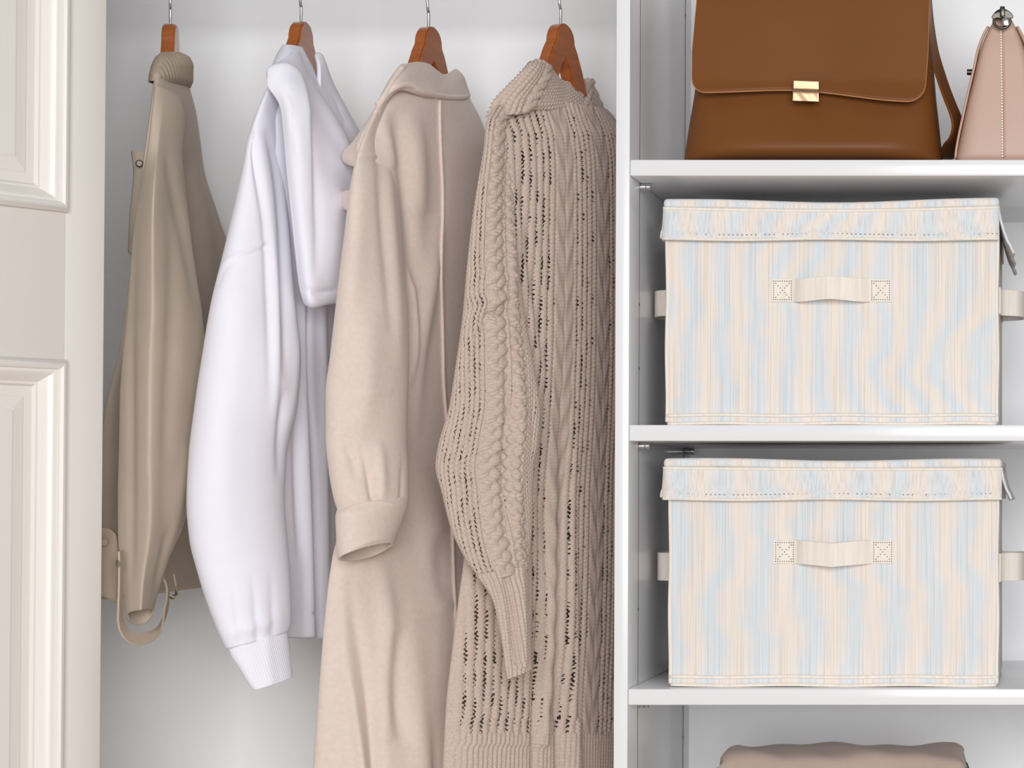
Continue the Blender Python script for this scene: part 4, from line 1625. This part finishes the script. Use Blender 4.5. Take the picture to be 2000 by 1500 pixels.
clasp = bm_obj('clasp', cm, MAT['gold'], B, smooth=True, label='gold metal clasp')
sm = clasp.modifiers.new('thickness', 'SOLIDIFY')
sm.thickness = 0.004
sm.offset = 0
bv = clasp.modifiers.new('round', 'BEVEL')
bv.width = 0.001
bv.segments = 2
# side strap
sp = [at(1806, -40, .16), at(1812, 30, .15), at(1822, 95, .135), at(1838, 150, .12), at(1854, 195, .11), at(1866, 225, .105), at(1871, 246, .105), at(1869, 265, .11), at(1860, 285, .13), at(1848, 303, .15), at(1836, 309, .165)]
ribbon('strap', sp, [(.35, .94, 0), (.3, .95, .1), (.3, .95, .1), (.4, .9, 0), (.5, .85, 0)], 0.032, 0.003, ML, B, n=80)

# ================================================================== BLUSH HANDBAG
PB = thing('handbag', 'blush pink leather handbag seen end on at the right edge', 'bag', tuple(at(1957, 312, 0.2)))
PB.location.z = BZ
PB.matrix_world = Matrix.Translation(PB.location)
MP = MAT['pink']
bag_loft('body', [
    (31, 1948, 1969, .075, .32), (34, 1942, 1975, .064, .33), (50, 1933, 1984, .059, .335), (70, 1923, 1994, .058, .335), (100, 1912, 2004, .056, .335),
    (150, 1901, 2016, .054, .335), (200, 1889, 2027, .052, .335), (260, 1877, 2040, .05, .335), (300, 1869, 2048, .05, .335), (313, 1869, 2048, .054, .333)],
    MP, PB, ex=9.0, nv=50, grow=1.055)
# side panels, lapped over the gusset
for sgn, xs in ((-1, [(1930, 52), (1920, 70), (1910, 97), (1903, 130), (1893, 172), (1884, 212), (1874, 258), (1868, 290), (1866, 308)]), (1, [(1987, 52), (1997, 70), (2006, 97), (2014, 130), (2023, 172), (2032, 212), (2043, 258), (2050, 290), (2051, 308)])):
    rows = []
    for (x, y) in xs:
        rows.append([(x, y, .058), (x - 0.5 * sgn, y, .12), (x - 1.0 * sgn, y, .2), (x - 2.0 * sgn, y, .31)])
    sheet('side_panel', rows, MP, PB, nu=16, nv=40, thick=0.003, wob=0.0002)
    tube('panel_edge', [at(x, y, .0575) for x, y in xs], 0.0016, MAT['pinkedge'], PB, n=40, seg=8)
# centre seam and its saddle stitches
sq = [(1955, 60, .0575), (1956, 120, .0545), (1957, 200, .0505), (1957.5, 260, .0485), (1958, 308, .0488)]
tube('seam_welt', [at(x + 4, y, z + 0.0006) for x, y, z in sq], 0.0011, MAT['pinkedge'], PB, n=40, seg=8)
V, Fc = [], []
SQ = catmull(np.array([at(*q) for q in sq]), 47)
for k in range(46):
    a = SQ[k] * 0.75 + SQ[k + 1] * 0.25
    b = SQ[k] * 0.25 + SQ[k + 1] * 0.75
    b0 = len(V)
    for pnt in (a, b):
        for (dx, dy) in ((-.0012, .0006), (.0012, .0006), (.0009, -.0016), (-.0009, -.0016)):
            V.append((pnt[0] + dx, pnt[1] + dy, pnt[2]))
    for j in range(4):
        Fc.append((b0 + j, b0 + (j + 1) % 4, b0 + 4 + (j + 1) % 4, b0 + 4 + j))
    Fc.append((b0 + 3, b0 + 2, b0 + 1, b0))
    Fc.append((b0 + 4, b0 + 5, b0 + 6, b0 + 7))
so = mesh_obj('stitching', V, Fc, MAT['thread'], PB, smooth=False)
so['kind'] = 'stuff'
# hardware: bracket, ring and stud at the top corner
bp_ = []
bm = bmesh.new()
out2 = [(1936, 34), (1940, 27), (1946, 21), (1953, 17), (1962, 17), (1969, 20), (1976, 26), (1980, 33), (1976, 37), (1968, 33), (1957, 36), (1946, 33), (1940, 38)]
f0 = [bm.verts.new(at(x, y, .042)) for x, y in out2]
f1 = [bm.verts.new(at(x, y, .064)) for x, y in out2]
bm.faces.new(f0)
bm.faces.new(f1[::-1])
for i in range(len(out2)):
    j = (i + 1) % len(out2)
    bm.faces.new([f0[i], f1[i], f1[j], f0[j]])
bmesh.ops.bevel(bm, geom=[e for e in bm.edges], offset=0.0008, segments=1, affect='EDGES')
bm_obj('bracket', bm, MAT['darkmetal'], PB, smooth=True, label='dark metal corner bracket')
cpx, cpy = 1957, 41
ring = [at(cpx + 16 * math.cos(a), cpy + 14 * math.sin(a), .045) for a in np.linspace(-0.5, math.pi + 0.5, 30)]
tube('ring', ring, 0.0017, MAT['darkmetal'], PB, n=50, seg=10, label='dark metal ring')
box('ring_stud', tuple(at(1957, 50, .040)), tuple(at(1971, 37, .052)), MAT['chrome'], PB, 0.0012)
box('zip_pull', tuple(at(1953, 32, .036)), tuple(at(1963, 15, .046)), MAT['darkmetal'], PB, 0.0012)
for (x, y, s_) in ((1898, 141, -1), (2016, 122, 1)):
    c = pt(x, y, .10)
    st_ = cyl('side_stud', c + Vector((-0.006, 0, 0)), c + Vector((0.008, 0, 0)), 0.0038, MAT['darkmetal'], PB)

# ================================================================== FOLDED TEXTILES
def folded(name, label, rows, m, Yf, Yb, zbase, seed, layers):
    """A folded cloth: rounded soft slab with rumpled ends and fold lines on the front."""
    pxl, pxr, pt_, pb_ = rows
    x0, x1 = at(pxl, pt_, Yf)[0], at(pxr, pt_, Yf)[0]
    z1 = zbase[1]
    z0 = zbase[0]
    T = thing(name, label, 'folded cloth', ((x0 + x1) / 2, (Yf + Yb) / 2, z0), 'folded textiles on the bottom shelf')
    h = (z1 - z0) / layers
    r = np.random.default_rng(seed)
    for L in range(layers):
        za, zb = z0 + h * L + 0.0004, z0 + h * (L + 1)
        nx, na = 120, 40
        V = []
        for i, q in enumerate(np.linspace(0, 1, nx)):
            end = min(q, 1 - q)
            sq = 0.80 + 0.20 * min(1, end / 0.035) ** 0.5
            for a in np.linspace(0, 2 * math.pi, na, endpoint=False):
                ca, sa = math.cos(a), math.sin(a)
                ey = math.copysign(abs(ca) ** 0.22, ca)
                ez = math.copysign(abs(sa) ** 0.55, sa)
                x = x0 + (x1 - x0) * q
                xe = 0.010 * (math.sin(a * 3 + L + seed) * 0.5 + math.sin(a * 5 + seed) * 0.35) * (1 - min(1, end / 0.06))
                y = (Yf + Yb) / 2 + (Yb - Yf) / 2 * ey + 0.004 * math.sin(q * 9 + L * 2 + seed)
                z = (za + zb) / 2 + (zb - za) / 2 * ez * sq + (0.0022 * math.sin(q * 11 + seed + 2 * ey) + 0.0014 * math.sin(q * 27 + ey * 3)) * (sa > 0) * abs(sa)
                V.append((x + xe, y, z))
        idx = np.arange(nx * na).reshape(nx, na)
        rr = np.roll(idx, -1, axis=1)
        fc = [tuple(t) for t in np.stack([idx[:-1], rr[:-1], rr[1:], idx[1:]], -1).reshape(-1, 4)]
        fc.append(tuple(idx[0][::-1]))
        fc.append(tuple(idx[-1]))
        mesh_obj('fold', V, fc, m, T)
    return T


zs_ = SH[4][1]
zt_ = at(1600, 1473, .06)[2]
folded('folded_sweater', 'taupe folded cloth with rumpled ends, top of the stack under the boxes', (1400, 1876, 1450, 1500), MAT['blanket'], .06, .21, (zt_ - 0.075, zt_), 2, 1)
folded('folded_throw', 'sand beige folded cloth underneath the taupe one', (1392, 1893, 1520, 1800), MAT['beige'], .05, .24, (zs_, zt_ - 0.078), 5, 2)
